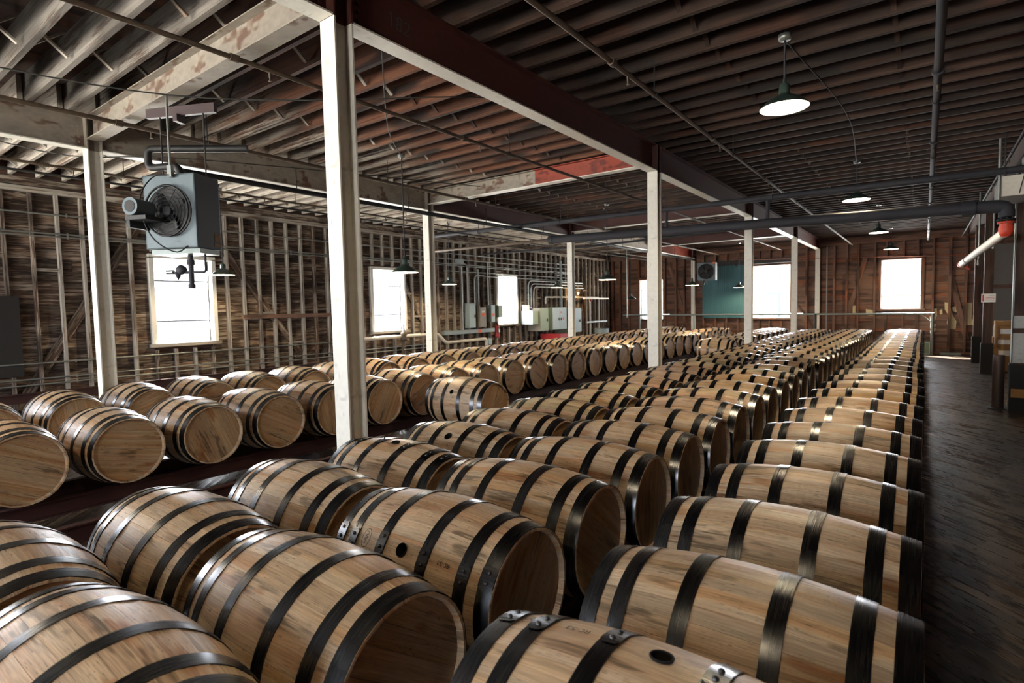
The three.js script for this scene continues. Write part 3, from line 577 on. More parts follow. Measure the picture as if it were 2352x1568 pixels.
/* red steel rails on timber sleepers that carry the rows */
{
  const rails = [[-0.45, 'aisle row', 0.5, 20.4, 0], [-1.71, 'second row from the aisle', 0.1, 20.4, 0], [-2.715, 'third row from the aisle', 0.1, 20.4, 0], [-4.57, 'lone barrel in the gap', 0.6, 8, 0], [-4.08, 'short groups by the columns', 12.8, 21, 0], [-5.82, 'row left of the columns', 0.7, 20.4, 0.03], [-7.42, 'row nearest the left wall', 0.8, 20.4, 0.06]];
  for (const [x, n, z0, z1, up] of rails) {
    const top = AX + up - rad(0.235) - 0.006;
    for (const s of [-1, 1]) solo('barrel_rail', [box2(x + s * 0.27 - 0.035, x + s * 0.27 + 0.035, top - 0.012, top, -z0, -z1), box2(x + s * 0.27 - 0.006, x + s * 0.27 + 0.006, top - 0.12, top - 0.012, -z0, -z1), box2(x + s * 0.27 - 0.035, x + s * 0.27 + 0.035, top - 0.132, top - 0.12, -z0, -z1)], mat.railRed, `dark red steel rail under the ${s < 0 ? 'left' : 'right'} ends of the ${n}`, 'rail');
    for (let z = z0 + 0.2, k = 0; z < z1; z += 2.8, k++) solo('sleeper', box2(x - 0.42, x + 0.42, 0.001, top - 0.133, -z - 0.09, -z + 0.09), mat.wood[1], `timber sleeper, ${ORD[k]} from the front, under the ${n}`, 'sleeper');
  }
  solo('wall_guard_rail', [box2(-11.5, -11.49, 0.5, 0.66, 0.5, -9), box2(-11.5, -11.42, 0.645, 0.66, 0.5, -9), ...[0, 3, 6, 8.8].map((z) => box2(-11.49, -11.43, 0.001, 0.645, -z, -z - 0.06))], mat.railRed, 'dark red steel guard rail along the foot of the left wall behind the barrels', 'rail');
}

/* ---------- pendant lamps ---------- */
const shadeG = lathe([[0.2, 0], [0.203, 0.004], [0.196, 0.012], [0.165, 0.045], [0.12, 0.078], [0.075, 0.1], [0.05, 0.115], [0.045, 0.13], [0.044, 0.19], [0.036, 0.205], [0.016, 0.212], [0.012, 0.25], [0.0, 0.25]], 40);
const innerG = lathe([[0.04, 0.108], [0.072, 0.096], [0.117, 0.074], [0.162, 0.041], [0.193, 0.009], [0.2, 0.0005]], 40);
const bulbG = new THREE.SphereGeometry(0.045, 20, 14).scale(1, 1.15, 1).translate(0, 0.055, 0);
function lamp(x, y, z, top, lit, label, group, I = 1.0) {
  const t = thing('pendant_lamp', label, 'lamp', [x, y, -z], 0, group);
  part('shade', shadeG, mat.shade, t); part('inner_shade', innerG, mat.enamel, t);
  part('bulb', bulbG, lit ? mat.glow : mat.enamel, t);
  part('stem', rod([0, 0.24, 0], [0, DECK - y, 0], 0.009, 8), mat.pipeDark, t);
  part('junction_box', lathe([[0, -0.05], [0.05, -0.045], [0.055, 0], [0, 0.001]], 16).translate(0, top - y, 0), mat.pipeGrey, t);
  if (lit) { const l = new THREE.PointLight(new THREE.Color().setRGB(1, 0.8, 0.52), I); l.name = 'lamp_light'; l.position.set(0, 0.055, 0); l.castShadow = true; l.shadow.radius = 2; t.add(l); }
}
[[-1.03, 3.57, 5.5], [-0.95, 3.54, 11.05], [-0.93, 3.5, 16.3], [-0.9, 3.5, 21.8]].forEach((p, k) => lamp(...p, JB, true, ['big bright pendant lamp at upper right, nearest over the aisle side', 'second lit pendant lamp from the camera in the right-hand line', 'third lit pendant lamp of the right-hand line, high above the far window', 'small lit pendant lamp just above the far right window'][k], 'pendant lamps over the aisle side'));
[[-6.38, 2.43, 5.88], [-5.88, 2.46, 11.64], [-5.86, 2.45, 17.4], [-5.76, 2.47, 22.5]].forEach((p, k) => lamp(...p, JB, true, ['dark green pendant lamp before the second left window, right of the tall column', 'dark green pendant lamp left of the second right-hand column', 'small green pendant lamp left of the far fan heater', 'small pendant lamp hanging before the teal sliding door'][k], 'pendant lamps hung low over the left rows'));
[[-10.6, 2.59, 5.2], [-10.51, 2.54, 11.3], [-10.25, 2.54, 16.45]].forEach((p, k) => lamp(...p, JB, true, ['pendant lamp below the hanging heater, beside the first left window', 'pendant lamp in front of the conduits, right of the second left-hand column', 'pendant lamp above the blue-grey cabinet doors'][k], 'pendant lamps along the left wall'));
lamp(-1.03, 3.57, -0.05, JB, true, 'lit pendant lamp right over the camera, above the picture', 'pendant lamps over the aisle side', 0.42);
lamp(-6.4, 2.45, 0.2, JB, true, 'lit pendant lamp left of the camera, beyond the left picture edge', 'pendant lamps hung low over the left rows', 0.4);
lamp(-9.0, 2.1, 19.75, JB, false, 'unlit pendant lamp near the far left corner window', 'unlit lamps');

/* ---------- pipes ---------- */
function sprinkler(x, y, r, z0, z1, m, label) {
  const t = thing('sprinkler_pipe', label, 'pipe', [x, y, -z0]);
  part('run', rod([0, 0, 0], [0, 0, -(z1 - z0)], r, 10), m, t);
  for (let z = 1.1; z < z1 - z0; z += 2.75) { part('coupling', cyl(r * 1.5, 0.07, 0, 0, -z, 'z', 10), m, t); part('hanger', [rod([0, r, -z - 0.9], [0, JB - y + 0.02, -z - 0.9], 0.006, 6), new THREE.TorusGeometry(r + 0.006, 0.005, 5, 14).translate(0, 0, -z - 0.9)], mat.wire, t); if (z < 16) part('sprinkler_head', lathe([[0, -0.09], [0.016, -0.088], [0.006, -0.075], [0.01, -0.05], [0.012, -r]], 8).translate(0, 0, -z - 0.3), mat.pipeBrown, t); }
}
sprinkler(-4.44, 3.88, 0.02, -1.5, 23.6, mat.pipeBrown, 'long brown sprinkler pipe under the joists, crossing behind the tall column');
sprinkler(-6.84, 3.88, 0.024, -1.5, 23.6, mat.pipeBrown, 'brown sprinkler pipe running beside the left-hand girder above the heater');
sprinkler(-9.4, 3.88, 0.019, -1.5, 23.6, mat.pipeBrown, 'brown sprinkler pipe under the whitewashed joists near the left wall');
sprinkler(-2.13, 3.88, 0.022, 0.5, 23.6, mat.pipeBrown, 'brown sprinkler pipe right of the dark red girder');
sprinkler(0.06, 3.88, 0.034, 2.5, 23.6, mat.pipeDark, 'thick dark pipe under the joists at upper right');
sprinkler(0.95, 3.9, 0.016, 4, 23.6, mat.pipeDark, 'thin dark pipe under the joists above the timber posts');
// mains that cross the hall
{
  const t = thing('water_main', 'thin dark main crossing the hall under the girders, upper of two', 'pipe', [0, 0, -10.8]);
  part('run', rod([-10.6, 3.82, 0], [2.7, 3.66, 0], 0.052, 14), mat.pipeDark, t);
  for (const x of [-9, -6.6, -2.2, 0.9]) part('hanger', [rod([x, 3.78 - (x + 10) * 0.0118, 0], [x, JB + 0.02, 0], 0.008, 6), new THREE.TorusGeometry(0.06, 0.008, 5, 16).rotateY(Math.PI / 2).translate(x, 3.8 - (x + 10) * 0.0118, 0)], mat.wire, t);
  const u = thing('water_main', 'thick dark main crossing the hall, lower of two, ending at the orange valve', 'pipe', [0, 0, -10.8]);
  part('run', rod([-6.9, 3.39, 0], [0.62, 3.19, 0], 0.088, 18), mat.pipeDark, u);
  part('rusty_run', rod([-10.8, 3.42, 0], [-6.9, 3.39, 0], 0.034, 14), mat.pipeBrown, u);
  part('coupling', [cyl(0.11, 0.16, 0.5, 3.195, 0, 'x', 18), cyl(0.1, 0.1, -6.85, 3.39, 0, 'x', 16)], mat.pipeDark, u);
  part('elbow', pipe([[0.6, 3.19, 0], [0.93, 3.18, 0], [0.93, 3.02, 0]], 0.095, 0.16, 16), mat.pipeDark, u);
  for (const x of [-4.15, -2.28]) part('drop_leg', rod([x, 3.3, 0], [x, 3.72, 0], 0.032, 10), mat.pipeDark, u);
  const v = thing('valve', 'orange flanged valve body at the right edge above the white diagonal pipe', 'valve', [0.93, 2.86, -10.8]); v.scale.setScalar(0.88);
  part('body', lathe([[0, -0.14], [0.07, -0.13], [0.1, -0.06], [0.1, 0.02], [0.075, 0.07], [0.12, 0.08], [0.12, 0.11], [0, 0.11]], 22), mat.orange, v);
  const fl = part('flange', lathe([[0, 0.115], [0.125, 0.115], [0.125, 0.15], [0.07, 0.155], [0.07, 0.2], [0, 0.2]], 22), mat.black, v);
  for (let k = 0; k < 8; k++) part('bolt', [cyl(0.014, 0.09, 0.102 * Math.cos(k * 0.785), 0.115, 0.102 * Math.sin(k * 0.785), 'y', 6)], mat.rivet, fl);
  const w = thing('insulated_pipe', 'white insulated pipe running away diagonally from the orange valve', 'pipe', [0.92, 2.8, -10.85]);
  part('jacket', rod([0, 0, 0], [-0.25, -0.15, -5.6], 0.068, 18), mat.pipeWhite, w);
  part('band', rod([-0.2, -0.12, -4.45], [-0.204, -0.122, -4.55], 0.073, 18), mat.pipeBrown, w);
  part('end_cap', [rod([-0.25, -0.15, -5.6], [-0.254, -0.152, -5.68], 0.08, 16), rod([-0.2, -0.2, -5.63], [-0.1, -0.28, -5.63], 0.02, 8)], mat.orange, w);
}
solo('steam_pipe', [pipe([[-11.6, 3.62, -14], [-7.5, 3.55, -14], [-4, 3.62, -14]], 0.03, 0.1, 10)], mat.pipeDark, 'thin dark pipe crossing to the left wall in front of the conduits', 'pipe');
solo('steam_pipe', [pipe([[-7.78, 3.72, -3.1], [-7.78, 3.72, -23.5]], 0.04, 0.1, 10), ...Array.from({ length: 8 }, (_, k) => rod([-7.78, 3.72, -5 - k * 2.3], [-7.78, 4.05, -5 - k * 2.3], 0.008, 6))], mat.black, 'black steam pipe hung under the edge of the left-hand girder', 'pipe');
solo('conduit', pipe([[-8.9, 3.66, -0.5], [-8.9, 3.66, -23]], 0.016, 0.1, 8), mat.wire, 'thin dark conduit between the left-hand girder and left wall', 'conduit');
const wires = [[[-7.0, 4.1, 1], [-5.7, 3.89, -2.3], [-3.75, 4.0, -4.4], [-3.6, 4.16, -5.2]], [[-9.1, 4.15, -1.0], [-8.3, 3.79, -2.2], [-7.5, 3.79, -3.1], [-6.6, 4.1, -8]], [[-3.9, 4.16, -3.4], [-5.2, 4.02, -4.6], [-6.38, 4.15, -5.9]], [[-1.03, 4.16, -5.5], [-0.8, 4.12, -8], [-0.95, 4.16, -11]]];
wires.forEach((w, k) => solo('cable', new THREE.TubeGeometry(new THREE.CatmullRomCurve3(w.map((p) => new THREE.Vector3(...p))), 24, 0.007, 6), mat.wire, ['thin dark cable slung under the whitewashed joists at top left', 'thin dark cable above the left-hand girder', 'cable running to the stem of the nearest green lamp', 'cable running along the joists between the two nearest aisle lamps'][k], 'cable'));
solo('cable', rod([-6.08, 3.62, -23.7], [2.6, 3.22, -23.7], 0.012, 6), M({ color: lin('#8a4a2c'), roughness: 0.7 }), 'thin orange-brown cable stretched across the far wall above the windows', 'cable');

/* ---------- left wall services ---------- */
const xw = -11.86;
[[0.84, -2, 12.2], [0.745, -2, 12.2], [1.1, -2, 9.0], [3.59, -2, 20], [3.27, -2, 20], [3.22, -2, 20], [3.42, 11, 20], [3.05, 12.5, 20], [2.93, 14.5, 20]].forEach(([y, a, b], k) => solo('conduit', [rod([xw, y, -a], [xw, y, -b], 0.015, 8), ...Array.from({ length: Math.floor((b - a) / 2.1) }, (_, i) => box(0.03, 0.05, 0.02, xw, y, -a - 1 - i * 2.1))], mat.pipeGrey, `thin grey conduit along left wall, ${['upper of the low pair', 'lower of the low pair', 'single above the low pair', 'highest, close under the top plate', 'upper of the high pair', 'lower of the high pair', 'between pair and plate', 'above the third window', 'lowest above the third window'][k]}`, 'conduit'));
// vertical conduits dropping to the boxes
[[13.55, 3.3, 2.03, 12.9, 'bright, bent over to the left above the tall box'], [13.3, 3.2, 1.2, null, 'straight, left of the tall box'], [13.9, 2.95, 2.0, 14.4, 'dark, behind the tall box'], [14.1, 3.15, 1.9, null, 'rising from the tan switch'], [14.6, 3.4, 1.97, null, 'rising from the small switch']].forEach(([z, y1, y0, zb, d]) => solo('conduit', zb ? pipe([[xw + 0.04, y1, -zb], [xw + 0.04, y1, -z], [xw + 0.04, y0, -z]], 0.022, 0.16, 10) : rod([xw + 0.04, y1, -z], [xw + 0.04, y0, -z], 0.022, 10), mat.pipeGrey, 'vertical grey conduit, ' + d + ', left wall', 'conduit'));
[[0, 'outermost'], [1, 'middle'], [2, 'innermost']].forEach(([k, d]) => solo('conduit', pipe([[xw + 0.05 + k * 0.02, 1.82, -16.95 - k * 0.14], [xw + 0.05 + k * 0.02, 2.86 - k * 0.11, -16.95 - k * 0.14], [xw + 0.05 + k * 0.02, 2.86 - k * 0.11, -21]], 0.028, 0.22, 10), mat.pipeGrey, `${d} of three nested bent conduits above the green cabinet`, 'conduit', 'nested conduits'));
solo('conduit', rod([xw + 0.12, 3.7, -19.15], [xw + 0.12, 1.8, -19.15], 0.05, 12), mat.boxGrey, 'thick vertical grey conduit dropping to the light blue cabinet', 'conduit');
solo('conduit', pipe([[xw + 0.12, 2.0, -18.0], [xw + 0.12, 2.26, -18.0], [xw + 0.12, 2.26, -22.3]], 0.035, 0.08, 10), mat.pipeWhite, 'pale horizontal pipe above the cabinets with a bent end', 'conduit');
function cabinet(name, z0, z1, y0, y1, d, body, door, label, o = {}) {
  const t = thing(name, label, 'cabinet', [XL + 0.145, y0, -(z0 + z1) / 2]), w = z1 - z0, h = y1 - y0;
  part('body', box(d, h, w, d / 2, h / 2, 0), body, t);
  const n = o.doors ?? 1; for (let i = 0; i < n; i++) {
    const dw = w / n - 0.015, dm = part('door', box(0.015, h - 0.03, dw, d + 0.007, h / 2, w / 2 - (i + 0.5) * w / n), door, t);
    if (o.handle) part('handle', box(0.025, 0.1, 0.02, 0, 0, 0).translate(d + 0.03, h * 0.48, w / 2 - (i + 0.5) * w / n + (i ? 1 : -1) * dw * 0.35), mat.black, dm);
  }
  for (const [zz, yy, ww, hh, m] of o.labels ?? []) part('label', box(0.002, hh, ww, d + 0.017, yy, zz), m, t);
  part('top_flange', box(d + 0.02, 0.012, w + 0.02, d / 2, h + 0.006, 0), body, t);
  return t;
}
cabinet('electrical_box', 13.42, 13.72, 1.25, 2.03, 0.2, mat.boxGrey, mat.boxBlue, 'tall narrow grey electrical box, leftmost on the left wall', { handle: true });
cabinet('electrical_box', 13.93, 14.26, 1.25, 1.89, 0.2, mat.boxTan, mat.boxTan, 'tan safety switch box with an orange label, beside the tall grey box', { labels: [[0, 0.42, 0.14, 0.08, mat.orangeLabel], [0, 0.51, 0.14, 0.06, mat.paper]] });
cabinet('electrical_box', 14.56, 14.76, 1.4, 1.97, 0.18, mat.boxGrey, mat.boxBlue, 'small grey switch box with an orange label left of the third window', { labels: [[0, 0.25, 0.1, 0.1, mat.orangeLabel]] });
cabinet('electrical_box', 14.98, 15.2, 1.55, 1.95, 0.16, mat.boxGreen, mat.boxGreen, 'little green box against the frame of the third left window');
cabinet('junction_box', 13.03, 13.3, 3.3, 3.42, 0.12, mat.boxGrey, mat.boxGrey, 'flat grey junction box high on the left wall conduits');
cabinet('junction_box', 14.44, 14.63, 0.65, 0.86, 0.12, mat.boxGrey, mat.boxBlue, 'small pale junction box under the wire trough');
cabinet('wire_trough', 12.33, 14.78, 1.07, 1.185, 0.14, mat.boxGrey, mat.boxGrey, 'long grey wire trough with an orange square below the electrical boxes', { labels: [[-0.42, 0.06, 0.14, 0.1, mat.orangeLabel]] });
cabinet('electrical_cabinet', 16.54, 16.9, 1.25, 1.74, 0.5, mat.boxGrey, mat.boxGreen, 'white-sided box with a green door just right of the third left window');
cabinet('electrical_cabinet', 16.95, 17.5, 0.99, 1.83, 0.55, mat.boxTan, mat.boxGreen, 'grey-green cabinet with a black latch between green box and blue-grey cabinet', { handle: true });
cabinet('electrical_cabinet', 17.8, 18.82, 1.0, 1.84, 0.55, mat.boxGreen, mat.boxBlue, 'wide blue-grey cabinet with two doors and small orange labels', { doors: 2, handle: true, labels: [[-0.1, 0.66, 0.08, 0.07, mat.orangeLabel], [-0.26, 0.42, 0.1, 0.1, mat.orangeLabel]] });
cabinet('electrical_cabinet', 19.06, 20.0, 0.83, 1.8, 0.55, mat.boxGreen, mat.boxBlue, 'light blue cabinet partly hidden by the third left-hand column', { handle: true });
{ const t = thing('monitor', 'small white box and screen standing on the green-doored box', 'device', [-11.55, 1.755, -16.5]); part('case', box(0.16, 0.2, 0.2, 0, 0.1, 0.08), mat.paper, t); part('screen', box(0.05, 0.14, 0.15, 0.06, 0.1, -0.12), mat.black, t); part('display', box(0.002, 0.07, 0.09, 0.087, 0.11, -0.12), M({ color: lin('#8d7fc4'), roughness: 0.4 }), t); }
{ const t = thing('compressor', 'red machine housing below the blue-grey cabinets', 'machine', [-11.2, 0.001, -17.95]); part('housing', box(0.9, 0.62, 0.95, 0, 0.55, 0), mat.redPaint, t); part('feet', [-0.4, 0.4].flatMap((x) => [-0.4, 0.4].map((z) => box(0.06, 0.24, 0.06, x, 0.12, z))), mat.black, t); part('notice', box(0.003, 0.16, 0.2, 0.452, 0.74, -0.34), mat.boxBlue, t); part('motor', cyl(0.11, 0.3, 0.62, 0.4, 0.25, 'z', 16), mat.black, t); }
{ const t = thing('fire_extinguisher', 'red fire extinguisher on the wall below the third left window', 'extinguisher', [-11.78, 0.86, -15.0]); part('cylinder', lathe([[0, 0], [0.08, 0.005], [0.085, 0.04], [0.085, 0.36], [0.06, 0.42], [0.03, 0.45], [0, 0.45]], 18), mat.redPaint, t); part('valve_head', [cyl(0.022, 0.07, 0, 0.48, 0), box(0.03, 0.02, 0.14, 0, 0.52, 0.03)], mat.black, t); part('hose', pipe([[0, 0.48, 0], [0.09, 0.46, 0.06], [0.1, 0.15, 0.06]], 0.011, 0.06, 6), mat.black, t); part('label', box(0.002, 0.12, 0.09, 0.087, 0.24, 0), mat.paper, t); }
{ // white insulated pipe low on the left wall
  const t = thing('insulated_pipe', 'white insulated pipe low along the left wall, stepping down under the wire trough', 'pipe', [-11.7, 0, 0]);
  part('jacket', pipe([[0, 1.12, -8.4], [0, 1.14, -12.0], [0, 0.85, -12.35], [0, 0.86, -14.3], [0, 0.62, -14.3]], 0.05, 0.1, 14), mat.pipeWhite, t); part('elbow_end', rod([0, 0.66, -14.3], [0, 0.4, -14.3], 0.045, 12), mat.pipeBrown, t);
  for (const z of [-8.7, -9.6, -11.3, -13.3]) part('strap', box(0.2, 0.03, 0.025, -0.06, z < -12.4 ? 0.9 : 1.175, z), mat.pipeGrey, t);
  const v = thing('steam_valve', 'brown valve body on the white pipe below the second left window', 'valve', [-11.66, 1.13, -10.62]); part('body', [lathe([[0, -0.14], [0.09, -0.13], [0.1, -0.05], [0.07, 0], [0.1, 0.06], [0.07, 0.12], [0.0, 0.13]], 16)], mat.pipeBrown, v); part('bonnet', [cyl(0.03, 0.22, 0, 0.22, 0), new THREE.TorusGeometry(0.07, 0.012, 6, 18).rotateX(Math.PI / 2).translate(0, 0.32, 0)], mat.pipeGrey, v); part('tail_pipe', rod([0, -0.1, 0.05], [0, -0.6, 0.05], 0.035, 10), mat.pipeBrown, v);
}
{ // small warm worklight that colours the boards behind the third left-hand column
  const t = thing('work_light', 'small warm work light on the left wall behind the third column', 'lamp', [-11.55, 2.42, -20.2]); part('bulb', new THREE.SphereGeometry(0.035, 14, 10), mat.glow, t); part('guard', lathe([[0.03, 0.03], [0.07, 0.04], [0.1, 0.02]], 16).translate(0, 0.02, 0), mat.pipeGrey, t); part('bracket', rod([0, 0.04, 0], [-0.4, 0.08, 0], 0.01, 6), mat.pipeGrey, t);
  const l = new THREE.PointLight(new THREE.Color().setRGB(1, 0.55, 0.16), 0.22); l.name = 'work_light_lamp'; l.castShadow = true; t.add(l);
  const r = thing('pipe_rack', 'rack of vertical pipes and pale fittings in the corner beyond the cabinets', 'rack', [-11.5, 0.001, -21.6]); for (let k = 0; k < 5; k++) part('pipe', rod([0, 0, 0.9 - k * 0.4], [0, 2.2 - 0.05 * (k % 2), 0.9 - k * 0.4], 0.03 + 0.008 * (k % 3), 10), k % 2 ? mat.pipeWhite : mat.pipeBrown, r); part('upper_rail', box(0.08, 0.06, 2.2, 0.05, 2.2, 0), mat.pipeWhite, r); part('lower_rail', box(0.08, 0.06, 1.9, 0.05, 1.2, 0), mat.pipeGrey, r); part('red_valve', lathe([[0, -0.05], [0.06, -0.03], [0.06, 0.03], [0, 0.05]], 12).translate(0.05, 2.12, 0.5), mat.orange, r);
  const b = thing('drum', 'dull blue drum in front of the pipe rack', 'drum', [-10.9, 0.001, -21.0]); part('body', lathe([[0, 0], [0.29, 0], [0.29, 0.3], [0.3, 0.31], [0.29, 0.32], [0.29, 0.6], [0.3, 0.61], [0.29, 0.62], [0.29, 0.92], [0.27, 0.93], [0.27, 0.9], [0, 0.9]], 26), mat.boxBlue, b); part('rim', new THREE.TorusGeometry(0.29, 0.012, 6, 28).rotateX(Math.PI / 2).translate(0, 0.925, 0), mat.boxGrey, b);
}

/* ---------- hanging heaters ---------- */
function heater(x, y, z, turn, w, h, d, label, body) {
  const t = thing('unit_heater', label, 'heater', [x, y, -z], turn), R = Math.min(w, h) * 0.42;
  part('casing', [box2(-w / 2, w / 2, 0, h, 0, -0.012), box2(-w / 2, -w / 2 + 0.012, 0, h, 0, -d), box2(w / 2 - 0.012, w / 2, 0, h, 0, -d), box2(-w / 2, w / 2, h - 0.012, h, 0, -d), box2(-w / 2, w / 2, 0, 0.012, 0, -d)], body, t);
  for (const s of [-1, 1]) part('side_panel', box2(s * (w / 2 + 0.003), s * (w / 2), 0.01, h - 0.01, -0.02, -d + 0.01), mat.heaterDark, t);
  part('fan_opening', cyl(R, 0.006, 0, h / 2, 0.004, 'z', 40), mat.black, t);
  const g = part('grille', [0.25, 0.4, 0.55, 0.7, 0.85, 1].map((k) => new THREE.TorusGeometry(R * k, k === 1 ? 0.012 : 0.004, 6, 40).translate(0, h / 2, 0.05 + 0.02 * (1 - k))), mat.black, t);
  for (let k = 0; k < 6; k++) part('spoke', rod([R * 0.2 * Math.cos(k * 1.047), h / 2 + R * 0.2 * Math.sin(k * 1.047), 0.065], [R * Math.cos(k * 1.047), h / 2 + R * Math.sin(k * 1.047), 0.05], 0.004, 5), mat.black, g);
  const f = part('fan_hub', cyl(0.05, 0.04, 0, h / 2, 0.025, 'z', 16), mat.heaterDark, t);
  for (let k = 0; k < 4; k++) { const b = new THREE.SphereGeometry(1, 12, 8).scale(R * 0.36, R * 0.2, 0.006).rotateX(0.5).translate(R * 0.48, 0, 0).rotateZ(k * Math.PI / 2 + 0.5).translate(0, h / 2, 0.025); part('blade', b, mat.heaterDark, f); }
  return t;
}
{
  const t = heater(-5.87, 2.5, 2.4, 0.45, 0.63, 0.78, 0.36, 'big grey unit heater with a round fan, hung from the cross beam at upper left', mat.heater);
  t.scale.setScalar(0.905);
  const m = part('motor', [cyl(0.085, 0.22, -0.17, 0.4, 0.2, 'z', 22), cyl(0.09, 0.03, -0.17, 0.4, 0.315, 'z', 22)], mat.heater, t); part('motor_vent', cyl(0.06, 0.004, -0.17, 0.4, 0.332, 'z', 18), mat.black, m);
  part('motor_bracket', [box2(-0.26, -0.02, 0.27, 0.31, 0.05, 0.3), box2(-0.3, -0.26, 0.2, 0.32, 0, 0.25)], mat.heaterDark, t);
  const lv = []; for (let k = 0; k < 5; k++) lv.push(bar([-0.28, 0.12 + k * 0.14, -0.38], [0.28, 0.12 + k * 0.14, -0.38], 0.07, 0.01)); part('louvre', lv, mat.heaterDark, t);
  part('warning_label', [box(0.002, 0.09, 0.09, 0.32, 0.13, -0.3), box(0.002, 0.035, 0.1, 0.32, 0.05, -0.3)], M({ color: lin('#6a5226'), roughness: 0.7 }), t);
  part('drain_pan', box(0.6, 0.05, 0.3, 0, -0.03, -0.2), mat.boxGrey, t);
  for (const s of [-0.24, 0.3]) part('hanging_rod', rod([s, 0.77, -0.2], [s, 1.56, -0.2], 0.008, 6), mat.wire, t);
  part('bracket', [box(0.85, 0.1, 0.05, 0.03, 1.5, -0.2), box(0.05, 0.08, 0.12, 0.0, 1.42, -0.2)], M({ color: lin('#3a2a2c'), roughness: 0.6 }), t);
  part('power_conduit', [rod([0.06, 0.8, 0.03], [0.06, 1.62, 0.03], 0.013, 8), box(0.05, 0.12, 0.04, 0.06, 0.8, 0.03)], mat.pipeGrey, t);
  part('cord', new THREE.TubeGeometry(new THREE.CatmullRomCurve3([[0.06, 0.76, 0.05], [-0.08, 0.74, 0.1], [-0.17, 0.5, 0.2], [-0.1, 0.1, 0.14], [0.12, -0.05, 0.06], [0.2, 0.02, 0.0]].map((p) => new THREE.Vector3(...p))), 30, 0.007, 6), mat.wire, t);
  part('supply_pipe', pipe([[0.0, 0.78, -0.2], [-0.05, 0.92, -0.2], [-0.42, 0.92, -0.2], [-0.42, 1.13, -0.2], [0.6, 1.14, -0.5]], 0.04, 0.07, 12), mat.black, t);
  const tr = thing('steam_trap', 'dark valve and trap fittings hanging below the unit heater, before the first left window', 'valve', [-5.95, 2.48, -2.6]);
  part('drop_pipe', [rod([0, 0, 0], [0, -0.36, 0], 0.024, 10), cyl(0.035, 0.05, 0, -0.1, 0), cyl(0.033, 0.04, 0, -0.34, 0)], mat.pipeDark, tr);
  part('trap_body', [lathe([[0, -0.06], [0.035, -0.05], [0.05, 0], [0.035, 0.05], [0, 0.06]], 14).rotateZ(1.57).translate(-0.1, -0.17, 0.05), lathe([[0, -0.09], [0.02, -0.05], [0.035, 0], [0, 0.01]], 12).translate(-0.13, -0.19, 0.07), rod([0, -0.2, 0], [-0.18, -0.2, 0.09], 0.015, 8)], mat.pipeDark, tr);
  part('return_pipe', pipe([[0, -0.2, 0], [0.14, -0.2, -0.08], [0.14, 0.02, -0.08]], 0.012, 0.03, 8), mat.pipeDark, tr); part('union', rod([-0.18, -0.19, 0.09], [-0.25, -0.19, 0.125], 0.022, 10), mat.pipeGrey, tr);
  solo('conduit', pipe([[-6.36, 4.06, -2.62], [-6.36, 4.14, -2.56], [-3.6, 4.06, -2.56]], 0.016, 0.06, 8), mat.pipeGrey, 'pale grey conduit clipped along the whitewashed cross beam', 'conduit');
  const f2 = heater(-6.83, 2.78, 21.9, 0.12, 0.68, 0.68, 0.4, 'small grey unit heater with a fan hung near the teal sliding door', mat.heater);
  for (const s of [-0.25, 0.25]) part('hanging_rod', rod([s, 0.67, -0.2], [s, 1.42, -0.2], 0.009, 6), mat.wire, f2); part('trap', [rod([-0.08, 0, 0], [-0.08, -0.16, 0], 0.03, 8), rod([-0.02, 0, 0], [-0.02, -0.1, 0], 0.02, 8)], mat.heaterDark, f2); part('tag', box(0.1, 0.06, 0.01, 0.28, 0.66, 0.01), mat.orangeLabel, f2);
}

